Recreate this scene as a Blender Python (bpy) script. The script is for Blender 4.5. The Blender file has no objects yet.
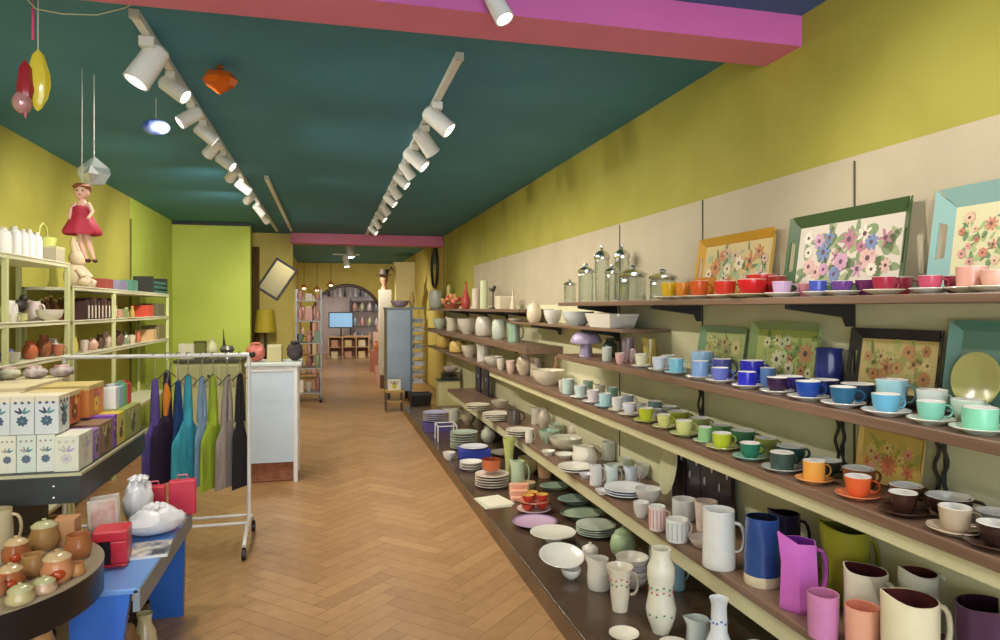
import bpy, math, random
from mathutils import Vector, Matrix
R = random.Random(7)
PI = math.pi
C = bpy.context.scene.collection

# ---------------------------------------------------------------- camera model (level camera, shifted frame)
FPX, TH, HZ, EYE = 690.0, math.radians(14.0), 308.0, 1.5
CT, ST = math.cos(TH), math.sin(TH)
def ray(px, py):
    u, v = (px - 500) / FPX, (HZ - py) / FPX
    return (u * CT + ST, -u * ST + CT, v)
def at_x(px, X):                      # where the sight line through column px meets the plane x = X
    d = ray(px, 0); t = X / d[0]
    return X, d[1] * t, t
def at_y(px, Y):
    d = ray(px, 0); t = Y / d[1]
    return d[0] * t, Y, t
def at_z(px, py, z):                  # point of a horizontal surface
    d = ray(px, py); t = (z - EYE) / d[2]
    return d[0] * t, d[1] * t, t
def z_at(py, t): return EYE + (HZ - py) / FPX * t

# ---------------------------------------------------------------- materials
def lin(c):
    return tuple(((x / 255) / 12.92 if x / 255 <= .04045 else ((x / 255 + .055) / 1.055) ** 2.4) for x in c)
_M = {}
def mat(c, rough=.45, metal=0.0, emit=None, coat=0.0, name=None):
    key = (tuple(c), rough, metal, emit, coat)
    if key in _M: return _M[key]
    m = bpy.data.materials.new(name or 'paint'); m.use_nodes = True
    nt = m.node_tree; b = nt.nodes['Principled BSDF']
    col = lin(c) + (1,)
    b.inputs['Base Color'].default_value = col
    b.inputs['Roughness'].default_value = rough
    b.inputs['Metallic'].default_value = metal
    if coat: b.inputs['Coat Weight'].default_value = coat
    if emit:
        b.inputs['Emission Color'].default_value = col
        b.inputs['Emission Strength'].default_value = emit
    _M[key] = m
    return m
def glaze(c):                          # fired ceramic glaze, faint mottling
    key = ('glaze', tuple(c))
    if key in _M: return _M[key]
    m = mat(c, .17, name='glaze'); m = m.copy(); nt = m.node_tree; b = nt.nodes['Principled BSDF']
    n = nt.nodes.new('ShaderNodeTexNoise'); n.inputs['Scale'].default_value = 22
    tc = nt.nodes.new('ShaderNodeTexCoord'); nt.links.new(tc.outputs['Object'], n.inputs['Vector'])
    mx = nt.nodes.new('ShaderNodeMix'); mx.data_type = 'RGBA'
    mx.inputs[6].default_value = lin(c) + (1,); mx.inputs[7].default_value = tuple(x * .86 for x in lin(c)) + (1,)
    nt.links.new(n.outputs['Fac'], mx.inputs[0]); nt.links.new(mx.outputs[2], b.inputs['Base Color'])
    _M[key] = m
    return m
def noisy(c1, c2, scale=4, rough=.6, stretch=(1, 1, 1), bump=0, detail=4, coord='Object', metal=0):
    key = ('noisy', tuple(c1), tuple(c2), scale, rough, stretch, bump)
    if key in _M: return _M[key]
    m = bpy.data.materials.new('surface'); m.use_nodes = True
    nt = m.node_tree; b = nt.nodes['Principled BSDF']; b.inputs['Roughness'].default_value = rough; b.inputs['Metallic'].default_value = metal
    tc = nt.nodes.new('ShaderNodeTexCoord'); mp = nt.nodes.new('ShaderNodeMapping'); mp.inputs['Scale'].default_value = stretch
    n = nt.nodes.new('ShaderNodeTexNoise'); n.inputs['Scale'].default_value = scale; n.inputs['Detail'].default_value = detail
    r = nt.nodes.new('ShaderNodeValToRGB')
    r.color_ramp.elements[0].position = .35; r.color_ramp.elements[1].position = .65
    r.color_ramp.elements[0].color = lin(c1) + (1,); r.color_ramp.elements[1].color = lin(c2) + (1,)
    L = nt.links.new
    L(tc.outputs[coord], mp.inputs[0]); L(mp.outputs[0], n.inputs['Vector']); L(n.outputs['Fac'], r.inputs[0]); L(r.outputs[0], b.inputs['Base Color'])
    if bump:
        bp = nt.nodes.new('ShaderNodeBump'); bp.inputs['Strength'].default_value = bump; bp.inputs['Distance'].default_value = .01
        L(n.outputs['Fac'], bp.inputs['Height']); L(bp.outputs[0], b.inputs['Normal'])
    _M[key] = m
    return m
def glass(c=(246, 249, 248), fac=.72):
    key = ('glass', tuple(c), fac)
    if key in _M: return _M[key]
    m = bpy.data.materials.new('clear_glass'); m.use_nodes = True; nt = m.node_tree; nt.nodes.remove(nt.nodes['Principled BSDF'])
    out = nt.nodes['Material Output']
    t = nt.nodes.new('ShaderNodeBsdfTransparent'); t.inputs[0].default_value = lin(c) + (1,)
    g = nt.nodes.new('ShaderNodeBsdfGlossy'); g.inputs['Roughness'].default_value = .06; g.inputs['Color'].default_value = (.95, .97, .96, 1)
    lw = nt.nodes.new('ShaderNodeLayerWeight'); lw.inputs[0].default_value = 1 - fac
    mx = nt.nodes.new('ShaderNodeMixShader')
    nt.links.new(lw.outputs['Facing'], mx.inputs[0]); nt.links.new(t.outputs[0], mx.inputs[1]); nt.links.new(g.outputs[0], mx.inputs[2]); nt.links.new(mx.outputs[0], out.inputs[0])
    _M[key] = m
    return m

# ---------------------------------------------------------------- mesh builder: one MB becomes ONE mesh object
class MB:
    def __init__(s): s.v, s.f, s.m = [], [], []
    def add(s, vs, fs, mi=0):
        o = len(s.v); s.v += [tuple(p) for p in vs]
        for f in fs: s.f.append(tuple(i + o for i in f)); s.m.append(mi)
        return s
    def box(s, c, d, mi=0, rz=0.0, taper=1.0):
        x, y, z = d[0] / 2, d[1] / 2, d[2] / 2
        ca, sa = math.cos(rz), math.sin(rz); vs = []
        for k in (-1, 1):
            q = taper if k > 0 else 1.0
            for a, b in ((-1, -1), (1, -1), (1, 1), (-1, 1)):
                px, py = a * x * q, b * y * q
                vs.append((c[0] + px * ca - py * sa, c[1] + px * sa + py * ca, c[2] + k * z))
        return s.add(vs, [(3, 2, 1, 0), (4, 5, 6, 7), (0, 1, 5, 4), (1, 2, 6, 5), (2, 3, 7, 6), (3, 0, 4, 7)], mi)
    def bx(s, a, b, mi=0):
        return s.box([(a[i] + b[i]) / 2 for i in range(3)], [abs(b[i] - a[i]) for i in range(3)], mi)
    def lathe(s, prof, n=20, c=(0, 0, 0), mis=None, sx=1.0, sy=1.0, wob=None):
        o = len(s.v); k = len(prof)
        for i, (r, z) in enumerate(prof):
            for j in range(n):
                a = 2 * PI * j / n; q = r * (wob(a, z) if wob else 1)
                s.v.append((c[0] + q * math.cos(a) * sx, c[1] + q * math.sin(a) * sy, c[2] + z))
        for i in range(k - 1):
            for j in range(n):
                j2 = (j + 1) % n
                s.f.append((o + i * n + j, o + i * n + j2, o + (i + 1) * n + j2, o + (i + 1) * n + j)); s.m.append(mis[i] if mis else 0)
        if prof[0][0] > 1e-6: s.f.append(tuple(o + j for j in reversed(range(n)))); s.m.append(mis[0] if mis else 0)
        if prof[-1][0] > 1e-6: s.f.append(tuple(o + (k - 1) * n + j for j in range(n))); s.m.append(mis[-1] if mis else 0)
        return s
    def tube(s, pts, r, n=8, mi=0, flat=1.0):
        P = [Vector(p) for p in pts]; o = len(s.v); up = Vector((0, 0, 1))
        prev = None
        for i, p in enumerate(P):
            d = (P[min(i + 1, len(P) - 1)] - P[max(i - 1, 0)]).normalized()
            a = d.cross(prev if prev is not None else (up if abs(d.z) < .9 else Vector((0, 1, 0))))
            if a.length < 1e-6: a = d.cross(Vector((1, 0, 0)))
            a.normalize(); b = a.cross(d).normalized(); prev = b
            rr = r[i] if isinstance(r, (list, tuple)) else r
            for j in range(n):
                t = 2 * PI * j / n
                s.v.append(tuple(p + a * (math.cos(t) * rr * flat) + b * (math.sin(t) * rr)))
        for i in range(len(P) - 1):
            for j in range(n):
                j2 = (j + 1) % n
                s.f.append((o + i * n + j, o + i * n + j2, o + (i + 1) * n + j2, o + (i + 1) * n + j)); s.m.append(mi)
        s.f.append(tuple(o + j for j in reversed(range(n)))); s.m.append(mi)
        s.f.append(tuple(o + (len(P) - 1) * n + j for j in range(n))); s.m.append(mi)
        return s
    def prism(s, poly, y0, y1, mi=0, axis='y'):        # polygon in (x,z) extruded along y (or in (x,y) along z)
        n = len(poly); vs = []
        for y in (y0, y1):
            for a, b in poly: vs.append((a, y, b) if axis == 'y' else (a, b, y) if axis == 'z' else (y, a, b))
        fs = [tuple(range(n)), tuple(reversed(range(n, 2 * n)))] + [(i, n + i, n + (i + 1) % n, (i + 1) % n) for i in range(n)]
        return s.add(vs, fs, mi)
    def sphere(s, c, r, n=12, m=8, mi=0, sc=(1, 1, 1)):
        o = len(s.v)
        for i in range(1, m):
            p = PI * i / m
            for j in range(n):
                a = 2 * PI * j / n
                s.v.append((c[0] + r * sc[0] * math.sin(p) * math.cos(a), c[1] + r * sc[1] * math.sin(p) * math.sin(a), c[2] + r * sc[2] * math.cos(p)))
        t = len(s.v); s.v.append((c[0], c[1], c[2] + r * sc[2])); b = len(s.v); s.v.append((c[0], c[1], c[2] - r * sc[2]))
        for i in range(m - 2):
            for j in range(n):
                j2 = (j + 1) % n
                s.f.append((o + i * n + j, o + (i + 1) * n + j, o + (i + 1) * n + j2, o + i * n + j2)); s.m.append(mi)
        for j in range(n):
            j2 = (j + 1) % n
            s.f.append((t, o + j, o + j2)); s.m.append(mi)
            s.f.append((b, o + (m - 2) * n + j2, o + (m - 2) * n + j)); s.m.append(mi)
        return s
    def xf(s, M, start=0):
        for i in range(start, len(s.v)): s.v[i] = tuple(M @ Vector(s.v[i]))
        return s
    def build(s, name, mats, parent=None, smooth=None, bevel=0):
        me = bpy.data.meshes.new(name); me.from_pydata(s.v, [], s.f)
        for mm in (mats if isinstance(mats, (list, tuple)) else [mats]): me.materials.append(mm)
        me.polygons.foreach_set('material_index', s.m)
        o = bpy.data.objects.new(name, me); C.objects.link(o)
        me.update()
        if smooth is not None:
            me.polygons.foreach_set('use_smooth', [True] * len(me.polygons))
            try: me.set_sharp_from_angle(angle=math.radians(smooth))
            except Exception: pass
        if bevel:
            b = o.modifiers.new('bevel', 'BEVEL'); b.width = bevel; b.segments = 2; b.limit_method = 'ANGLE'
        if parent: o.parent = parent
        return o
LABELS = {}
def tag(o, label, cat, group=None):
    o['label'] = label; o['category'] = cat
    if group: o['group'] = group
    LABELS.setdefault(label, []).append(o.name)
    return o
def thing(name, label, cat, loc=(0, 0, 0), rz=0.0, group=None, rx=0.0):
    o = bpy.data.objects.new(name, None); C.objects.link(o); o.empty_display_size = .05
    o.location = loc; o.rotation_euler = (rx, 0, rz)
    return tag(o, label, cat, group)
def struct(name, mb, mats, **k):
    o = mb.build(name, mats, **k); o['kind'] = 'structure'; return o
ORD = ['topmost', 'second from the top', 'third from the top', 'fourth from the top', 'fifth from the top', 'sixth from the top', 'seventh from the top']
# ================================================================ THE ROOM
XR, XL, ZC = 1.95, -2.15, 2.74
YN, YF = -1.8, 19.6
LIME, MUST = (184, 192, 52), (182, 172, 58)
m_must = noisy((176, 170, 76), (168, 162, 68), 3, .75)
m_mustR = noisy((168, 161, 66), (160, 153, 58), 3, .75)
m_lime = noisy((190, 204, 88), (182, 196, 80), 2, .7)
m_yel = noisy((212, 194, 104), (204, 184, 94), 3, .75)
m_cream = noisy((190, 177, 149), (182, 169, 141), 3, .6)
m_pistachio = noisy((222, 218, 178), (214, 210, 170), 3, .55)
m_ceil = noisy((64, 132, 154), (58, 124, 146), 2, .7)
m_ceil2 = noisy((66, 100, 150), (60, 92, 140), 2, .7)
m_pink = noisy((220, 122, 150), (212, 116, 144), 2, .6)
m_purple = noisy((190, 92, 158), (182, 86, 152), 2, .6)
m_white = mat((232, 230, 224), .4)
m_whitemetal = mat((226, 224, 218), .35)
m_black = mat((22, 20, 22), .4)
m_dark = mat((40, 36, 34), .5)
m_chrome = mat((210, 212, 214), .18, 1.0)
m_steel = noisy((150, 160, 166), (135, 146, 152), 3, .38, metal=.6)
m_shelf = noisy((132, 104, 84), (112, 86, 68), 3, .38, (8, .6, 8))
m_plinth = noisy((84, 64, 48), (72, 54, 40), 2, .22, (1, .3, 1))

# herringbone parquet floor: one mesh, a tone per plank
def floor_mesh():
    L, w = .50, .10; s = math.sqrt(.5)
    mb = MB(); cols = []
    rr = random.Random(3)
    x0, x1, y0, y1 = XL, XR, YN, 24.2
    def put(a, b, c, d):
        P = [(a, b), (c, b), (c, d), (a, d)]
        g = .0012
        P = [(a + g, b + g), (c - g, b + g), (c - g, d - g), (a + g, d - g)]
        Q = [((p - q) * s, (p + q) * s) for p, q in P]
        if all(x < x0 - .0 or x > x1 + .0 or y < y0 or y > y1 for x, y in Q): return
        if not all(x0 - .4 < x < x1 + .4 and y0 - .4 < y < y1 + .4 for x, y in Q): return
        mb.add([(min(max(x, x0), x1), min(max(y, y0), y1), .0) for x, y in Q], [(0, 1, 2, 3)])
        v = rr.random(); cols.append(v)
    N = 260
    for i in range(-60, N):
        for k in range(-60, 60):
            ox, oy = i * w + k * L, i * w - k * L
            yy = (ox + oy) * s; xx = (ox - oy) * s
            if not (x0 - 1 < xx < x1 + 1 and y0 - 1 < yy < y1 + 1): continue
            put(ox, oy, ox + L, oy + w); put(ox, oy + w, ox + w, oy + w + L)
    nplank = len(mb.f)
    mb.add([(x0, y0, -.004), (x1, y0, -.004), (x1, y1, -.004), (x0, y1, -.004)], [(0, 1, 2, 3)], 1)
    m = bpy.data.materials.new('oak_parquet'); m.use_nodes = True; nt = m.node_tree; b = nt.nodes['Principled BSDF']; Lk = nt.links.new
    at = nt.nodes.new('ShaderNodeAttribute'); at.attribute_name = 'tone'
    r = nt.nodes.new('ShaderNodeValToRGB'); e = r.color_ramp.elements
    e[0].color = lin((142, 103, 66)) + (1,); e[1].color = lin((202, 159, 110)) + (1,)
    q = e.new(.5); q.color = lin((175, 133, 89)) + (1,)
    tc = nt.nodes.new('ShaderNodeTexCoord'); n = nt.nodes.new('ShaderNodeTexNoise'); n.inputs['Scale'].default_value = 14; n.inputs['Detail'].default_value = 6
    n2 = nt.nodes.new('ShaderNodeTexNoise'); n2.inputs['Scale'].default_value = 1.3; n2.inputs['Detail'].default_value = 3
    Lk(tc.outputs['Object'], n.inputs['Vector']); Lk(tc.outputs['Object'], n2.inputs['Vector'])
    ad = nt.nodes.new('ShaderNodeMath'); ad.operation = 'MULTIPLY_ADD'; ad.inputs[1].default_value = .45; Lk(n.outputs['Fac'], ad.inputs[0]); 
    a2 = nt.nodes.new('ShaderNodeMath'); a2.operation = 'MULTIPLY_ADD'; a2.inputs[1].default_value = .55; a2.inputs[2].default_value = -.12
    Lk(n2.outputs['Fac'], a2.inputs[0])
    a3 = nt.nodes.new('ShaderNodeMath'); a3.operation = 'MULTIPLY_ADD'; a3.inputs[1].default_value = .28; Lk(at.outputs['Fac'], a3.inputs[0]); Lk(a2.outputs[0], a3.inputs[2])
    Lk(a3.outputs[0], ad.inputs[2]); Lk(ad.outputs[0], r.inputs[0]); Lk(r.outputs[0], b.inputs['Base Color'])
    b.inputs['Roughness'].default_value = .34
    o = struct('floor', mb, [m, mat((110, 74, 48), .6)])
    A = o.data.attributes.new('tone', 'FLOAT', 'FACE'); A.data.foreach_set('value', cols + [.5])
floor_mesh()
struct('ceiling', MB().bx((XL - .1, 2.6, ZC), (XR + .1, 24.2, ZC + .1)), m_ceil)
struct('ceiling_front', MB().bx((XL - .1, YN - .1, ZC), (XR + .1, 2.6, ZC + .1)), m_ceil2)
# right wall: mustard band above, cream panel, pistachio behind the shelving
w = MB()
w.bx((XR, YN, 2.08), (XR + .12, 11.8, ZC), 0); w.bx((XR, YN, 1.53), (XR + .12, 9.3, 2.08), 1); w.bx((XR, YN, -.01), (XR + .12, 11.8, 1.53), 2)
w.bx((XR, 9.3, 1.53), (XR + .12, 11.8, 2.08), 0)
w.bx((XR, 11.8, -.01), (XR + .12, YF, ZC), 3)
struct('wall_right', w, [m_mustR, m_cream, m_pistachio, m_yel])
w = MB(); w.bx((XL - .12, YN, -.01), (XL, 8.5, ZC), 0); w.bx((XL - .12, 8.5, -.01), (XL, 12.1, ZC), 1)
struct('wall_left', w, [m_must, m_lime])
struct('trim_1', MB().bx((XL, 8.48, 0), (XL + .012, 8.52, 2.5)), mat((96, 92, 40), .6))
# lime partition standing out from the left wall
struct('wall_partition', MB().bx((XL, 10.65, 0), (-1.1, 10.85, ZC - .02)), m_lime)
struct('trim_2', MB().bx((XL - 0, 10.62, ZC - .05), (-1.1, 10.66, ZC - .005)), mat((30, 40, 40), .6))
# yellow wall return and the passage beyond it
w = MB(); w.bx((XL, 12.0, 0), (-.57, 12.15, ZC)); w.bx((-.95, 12.15, 0), (-.80, YF, ZC))
struct('wall_return', w, m_yel)
# pink beams
w = MB(); w.bx((XL, 2.53, 2.61), (XR, 2.78, ZC)); 
for i, f in enumerate(list(w.f)): w.m[i] = 1 if i == 2 else 0
struct('beam_front', w, [m_pink, m_purple])
struct('beam_back', MB().bx((-.60, 11.85, 2.57), (XR, 12.15, ZC)), m_pink)
# arched wall at the back
def arch_wall():
    cx, r, zs, x0, x1 = .52, .95, 1.18, -.85, XR
    n = 20; mb = MB(); vs = []
    arc = [(cx - r, 0)] + [(cx - r * math.cos(PI * i / n), zs + r * math.sin(PI * i / n)) for i in range(n + 1)] + [(cx + r, 0)]
    out = [(x0, 0)] + [(x0 + (x1 - x0) * i / n, ZC) for i in range(n + 1)] + [(x1, 0)]
    k = len(arc)
    for y in (YF, YF + .18):
        vs += [(a, y, b) for a, b in arc] + [(a, y, b) for a, b in out]
    fs = []
    for i in range(k - 1):
        fs.append((i, k + i, k + i + 1, i + 1)); fs.append((2 * k + i + 1, 3 * k + i + 1, 3 * k + i, 2 * k + i)); fs.append((i, i + 1, 2 * k + i + 1, 2 * k + i))
    mb.add(vs, fs); struct('wall_back', mb, m_yel)
    t = MB(); pts = [(a * 1, YF - .02, b) for a, b in arc]
    t.tube(pts, .045, 6); struct('trim_3', t, mat((70, 50, 36), .5), smooth=50)
arch_wall()
w = MB(); w.bx((-1.2, 23.6, 0), (2.4, 23.7, ZC)); w.bx((-1.2, YF + .18, 0), (-1.1, 23.6, ZC)); w.bx((2.3, YF + .18, 0), (2.4, 23.6, ZC))
struct('wall_far', w, noisy((196, 176, 168), (184, 164, 156), 3, .7))
# unseen front wall; its window opening is added to let in fill daylight
w = MB(); w.bx((XL, YN - .12, 0), (XR, YN, .35)); w.bx((XL, YN - .12, 2.55), (XR, YN, ZC)); w.bx((XL, YN - .12, .35), (XL + .15, YN, 2.55)); w.bx((XR - .15, YN - .12, .35), (XR, YN, 2.55))
struct('wall_front', w, m_cream)
struct('added_window_1', MB().bx((-.13, YN - .09, .35), (-.07, YN - .03, 2.55)), m_white)  # bar of the added window
# shelving standards: slim dark uprights on the right wall
for i, px in enumerate((855, 703, 620)):
    x, y, t = at_x(px, XR)
    struct('trim_%d' % (4 + i), MB().bx((XR - .005, y - .003, .48), (XR, y + .003, z_at((161, 200, 225)[i], t))), mat((70, 68, 64), .5))
# cream and mustard step at the far end of the right wall
struct('trim_8', MB().bx((XR - .02, 11.6, 0), (XR, 11.8, ZC - .01)), m_mustR)

# ================================================================ LIGHT
def spot(loc, target, W, size=105, blend=.7, col=(1, .93, .84), r=.035):
    l = bpy.data.lights.new('spot_lamp', 'SPOT'); l.energy = W; l.spot_size = math.radians(size); l.spot_blend = blend; l.color = col; l.shadow_soft_size = r
    o = bpy.data.objects.new('spot_lamp', l); C.objects.link(o); o.location = loc
    o.rotation_euler = (Vector(target) - Vector(loc)).to_track_quat('-Z', 'Y').to_euler()
    return o
m_bulb = mat((255, 246, 230), .4, emit=9.0)
def head(root, base, direction, size=1.0):
    """adapter, arm and cylindrical housing with a glowing lens, all in the root's own space; returns the lens centre"""
    d = Vector(direction).normalized(); b = Vector(base)
    MB().box((b.x, b.y, b.z - .02 * size), (.05 * size, .11 * size, .035 * size)).build('adapter', m_whitemetal, root, bevel=.004)
    j = b + Vector((0, 0, -.075 * size)) + d * .0
    MB().tube([b + Vector((0, 0, -.03 * size)), j], .011 * size, 8).build('arm', m_whitemetal, root, smooth=40)
    p0 = j - d * .065 * size; p1 = j + d * .085 * size
    hs = MB()
    q = d.to_track_quat('Z', 'Y').to_matrix().to_4x4(); q.translation = p0
    hs.lathe([(0, 0), (.03 * size, 0), (.042 * size, .012 * size), (.045 * size, .15 * size), (.045 * size, .155 * size), (.038 * size, .155 * size), (.036 * size, .13 * size)], 16)
    hs.xf(q); hs.build('housing', m_whitemetal, root, smooth=40)
    ln = MB().lathe([(0, .132 * size), (.0365 * size, .132 * size), (.0365 * size, .136 * size), (0, .136 * size)], 14); ln.xf(q)
    ln.build('lens', m_bulb, root)
    return p0 + d * .165 * size
def track(name, label, x, y0, y1, z=ZC):
    o = thing(name, label, 'light track', (x, y0, z))
    MB().bx((-.018, 0, -.032), (.018, y1 - y0, 0)).build('rail', m_whitemetal, o)
    for yy in (0, y1 - y0): MB().bx((-.02, yy - .012, -.036), (.02, yy + .012, -.001)).build('end_cap', mat((200, 198, 192), .4), o)
    return o
track('ceiling_track', 'white lighting track above the left aisle, nearest end by the pink beam', -.78, 3.15, 11.4)
track('ceiling_track', 'white lighting track on the right half of the teal ceiling', .62, 3.3, 11.6)
track('ceiling_track', 'thin short white track between the two long ones, far back', -.56, 6.8, 11.3)
nth = ['nearest', 'second', 'third', 'fourth', 'fifth', 'sixth', 'seventh', 'eighth', 'ninth', 'tenth', 'eleventh', 'twelfth', 'last']
for i, px in enumerate((150, 172, 192, 204, 214, 224, 233, 242, 250, 258, 264)):
    x, y, t = at_x(px, -.78)
    o = thing('track_spotlight', f'white cylinder spotlight, {nth[i]} along the track of the left aisle', 'spotlight', (x, y, ZC - .032), 0, 'spotlights of the left track')
    dr = [(-.4, -.15, -.75), (.75, -.15, -.55), (-.75, -.25, -.6), (.75, .2, -.6), (-.6, .5, -.6), (.75, -.2, -.55), (-.45, .8, -.4), (.75, .1, -.55), (-.5, .8, -.35), (.5, .6, -.6), (.35, .7, -.5)][i]
    e = head(o, (0, 0, 0), dr, .95 if i else 1.3)
    L = Vector((x, y, ZC - .032)) + e
    spot(L, L + Vector((dr[0], dr[1], min(dr[2], -.75))), 88 if dr[0] > .6 else (125 if i in (4, 6, 8) else 72), 130, 1.0)
for i, px in enumerate((436, 424, 414, 406, 400, 394, 389, 384, 380, 376, 372)):
    x, y, t = at_x(px, .62)
    o = thing('track_spotlight', f'white cylinder spotlight, {nth[i]} along the track of the right half', 'spotlight', (x, y, ZC - .032), 0, 'spotlights of the right track')
    dr = (.7, -.25, -.65) if i % 2 == 0 else (.6, .3, -.75)
    e = head(o, (0, 0, 0), dr, 1.2 if i < 3 else .95)
    L = Vector((x, y, ZC - .032)) + e
    spot(L, L + Vector((.45, dr[1], -1.0)), 27, 135, 1.0)
# spotlight on the front of the pink beam
o = thing('beam_spotlight', 'white spotlight fixed on the front face of the near pink beam', 'spotlight', (.60, 2.53, 2.70))
MB().bx((-.05, -.05, -.035), (.05, 0, .035)).build('mount_plate', m_whitemetal, o, bevel=.004)
e = head(o, (.005, -.045, -.01), (.35, -.3, -.85), .82)
spot(Vector((.60, 2.53, 2.70)) + e, (1.8, 1.4, .9), 70)
# spotlights added out of view behind the camera to brighten the near end
for i, (x, tx) in enumerate(((-1.2, -1.6), (.9, 1.8))):
    o = thing('fill_spotlight', f'white spotlight on the blue ceiling near the shop window, {"left" if i == 0 else "right"} one', 'spotlight', (x, .2, ZC))
    e = head(o, (0, 0, 0), (tx - x, 1.6, -1.1), 1.15)
    spot(Vector((x, .2, ZC)) + e, (tx, 2.2, .9), 90)
# passage lights
for i, y in enumerate((13.2, 16.2)):
    xx = at_y(350 - 4 * i, y)[0]
    o = thing('passage_light', ['white cross-bar light on the passage ceiling just behind the back pink beam', 'white cross-bar light deeper in the passage, before the arch'][i], 'spotlight', (xx, y, ZC))
    MB().bx((-.30, -.02, -.03), (.30, .02, 0)).build('rail', m_whitemetal, o)
    e = head(o, (0, 0, -.03), (.15, -.1, -1), 1.6)
    spot(Vector((xx, y, ZC)) + e, (xx + .3, y + 1.2, .6), 150, 155)
spot((.5, 21.5, 2.6), (.5, 22.0, 0), 90, 150)  # added lamp with no fixture, brightens the room behind the arch
W = bpy.data.worlds.new('daylight'); bpy.context.scene.world = W; W.use_nodes = True
W.node_tree.nodes['Background'].inputs[0].default_value = (.86, .93, 1, 1); W.node_tree.nodes['Background'].inputs[1].default_value = 6.5
cam = bpy.data.cameras.new('camera'); co = bpy.data.objects.new('camera', cam); C.objects.link(co)
co.location = (0, 0, EYE); co.rotation_euler = (PI / 2, 0, -TH); cam.sensor_width = 36; cam.lens = FPX / 1000 * 36
cam.shift_y = -(320 - HZ) / 1000; cam.clip_start = .05
S = bpy.context.scene; S.camera = co
S.view_settings.view_transform = 'Standard'; S.view_settings.look = 'None'; S.view_settings.gamma = 1; S.view_settings.use_curve_mapping = False
S.view_settings.exposure = -0.12
# ================================================================ POTTERY KIT
WHITE = (236, 232, 222); CREAM = (232, 222, 196)
def rim_ring(mb, r, z, th, n, mi): pass
def cup_body(w, h, style, n=20):
    """outer glaze 0, inner glaze 1"""
    r = w / 2; t = min(.004, r * .09)
    if style == 'straight': pr = [(r * .80, 0), (r * .93, h * .03), (r * .97, h * .3), (r, h * .97), (r, h)]
    elif style == 'bowl': pr = [(r * .42, 0), (r * .45, h * .06), (r * .74, h * .25), (r * .93, h * .58), (r, h * .97), (r, h)]
    elif style == 'tulip': pr = [(r * .5, 0), (r * .52, h * .05), (r * .86, h * .22), (r * .94, h * .5), (r * .93, h * .8), (r, h)]
    else: pr = [(r * .55, 0), (r * .57, h * .05), (r * .80, h * .22), (r * .92, h * .55), (r * .99, h * .96), (r, h)]
    inner = [(max(q - t, .001), max(z, t * 1.4)) for q, z in reversed(pr)]
    prof = [(0, 0.0)] + pr + [(r - t * .5, h + t * .4)] + inner[0:] + [(0, t * 1.4)]
    k = len(pr)
    mis = [0] * k + [1] * (len(prof) - k - 1)
    return MB().lathe(prof, n, mis=mis)
def handle_loop(r0, z0, z1, out, th, ang=True, n=8, flat=1.0):
    """a C handle in the local +x direction between heights z0 (low) and z1 (high)"""
    pts = []
    for i in range(n + 1):
        a = -PI / 2 + PI * i / n
        pts.append((r0 - th * .3 + (out) * math.cos(a) ** .7 if math.cos(a) > 1e-6 else r0 - th * .3, 0, (z0 + z1) / 2 + (z1 - z0) / 2 * math.sin(a)))
    return MB().tube(pts, th, 6, flat=flat)
def ear(t, w, h, m, z0=.22, z1=.82, out=.34, th=.045, style=''):
    rr = w / 2 * (.9 if style != 'bowl' else .86)
    handle_loop(rr, h * z0, h * z1, w * out, w * th).build('handle', m, t, smooth=60)
def cup(loc, w, h, col, label, style='tea', inner=None, rz=None, group=None, cat='cup', name='cup', handle=True, n=20, stripes=None):
    t = thing(name, label, cat, loc, (-TH + R.uniform(-.35, .35)) if rz is None else rz, group)
    m = glaze(col)
    cup_body(w, h, style, n).build('body', [m, glaze(inner or WHITE)], t, smooth=50)
    if stripes:
        sm = MB()
        for i in range(14):
            a = 2 * PI * i / 14 + .1; q = w / 2
            sm.tube([(q * .955 * math.cos(a), q * .955 * math.sin(a), h * .16), (q * .99 * math.cos(a), q * .99 * math.sin(a), h * .55), (q * 1.0 * math.cos(a), q * 1.0 * math.sin(a), h * .9)], w * .022, 5)
        sm.build('painted_stripes', glaze(stripes), t, smooth=60)
    if handle: ear(t, w, h, m, style=style)
    return t
def saucer(loc, w, col, label, group=None):
    r = w / 2
    pr = [(0, 0), (r * .5, 0), (r * .53, .003), (r * .82, .009), (r, .016), (r * .985, .0185), (r * .8, .0125), (r * .5, .0065), (0, .0065)]
    o = MB().lathe(pr, 26).build('saucer', glaze(col), smooth=40); o.location = loc
    return tag(o, label, 'saucer', group)
def plate(loc, w, col, label, deep=.02, name='plate', cat='plate', group=None, sy=1.0, rz=0, rx=0, band=None, fl=False, pal=None):
    r = w / 2
    pr = [(0, 0), (r * .58, 0), (r * .62, deep * .15), (r * .9, deep * .78), (r, deep), (r * .99, deep + .004), (r * .88, deep * .8 + .006), (r * .6, deep * .2 + .006), (0, deep * .12 + .006)]
    mis = [0] * 4 + [0, 1 if band else 0, 0, 2 if fl else 0]
    mb = MB().lathe(pr, 30, mis=mis + [0], sy=sy)
    o = mb.build(name, [glaze(col), glaze(band or col), glaze(pal or col)], smooth=40)
    o.location = loc; o.rotation_euler = (rx, 0, rz)
    return tag(o, label, cat, group)
def stack_plates(loc, w, col, k, phrase, step=.011, deep=.018, group=None, sy=1.0, cat='plate', name='plate'):
    for i in range(k):
        plate((loc[0], loc[1], loc[2] + i * step), w * (1 - .0 * i), col if not isinstance(col, list) else col[i % len(col)], f'{ORD[k - 1 - i]} {phrase}', deep, group=group or (phrase.replace('plate', 'plates', 1) if 'plate' in phrase else 'pile of small white dishes'), sy=sy, name=name, cat=cat)
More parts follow.
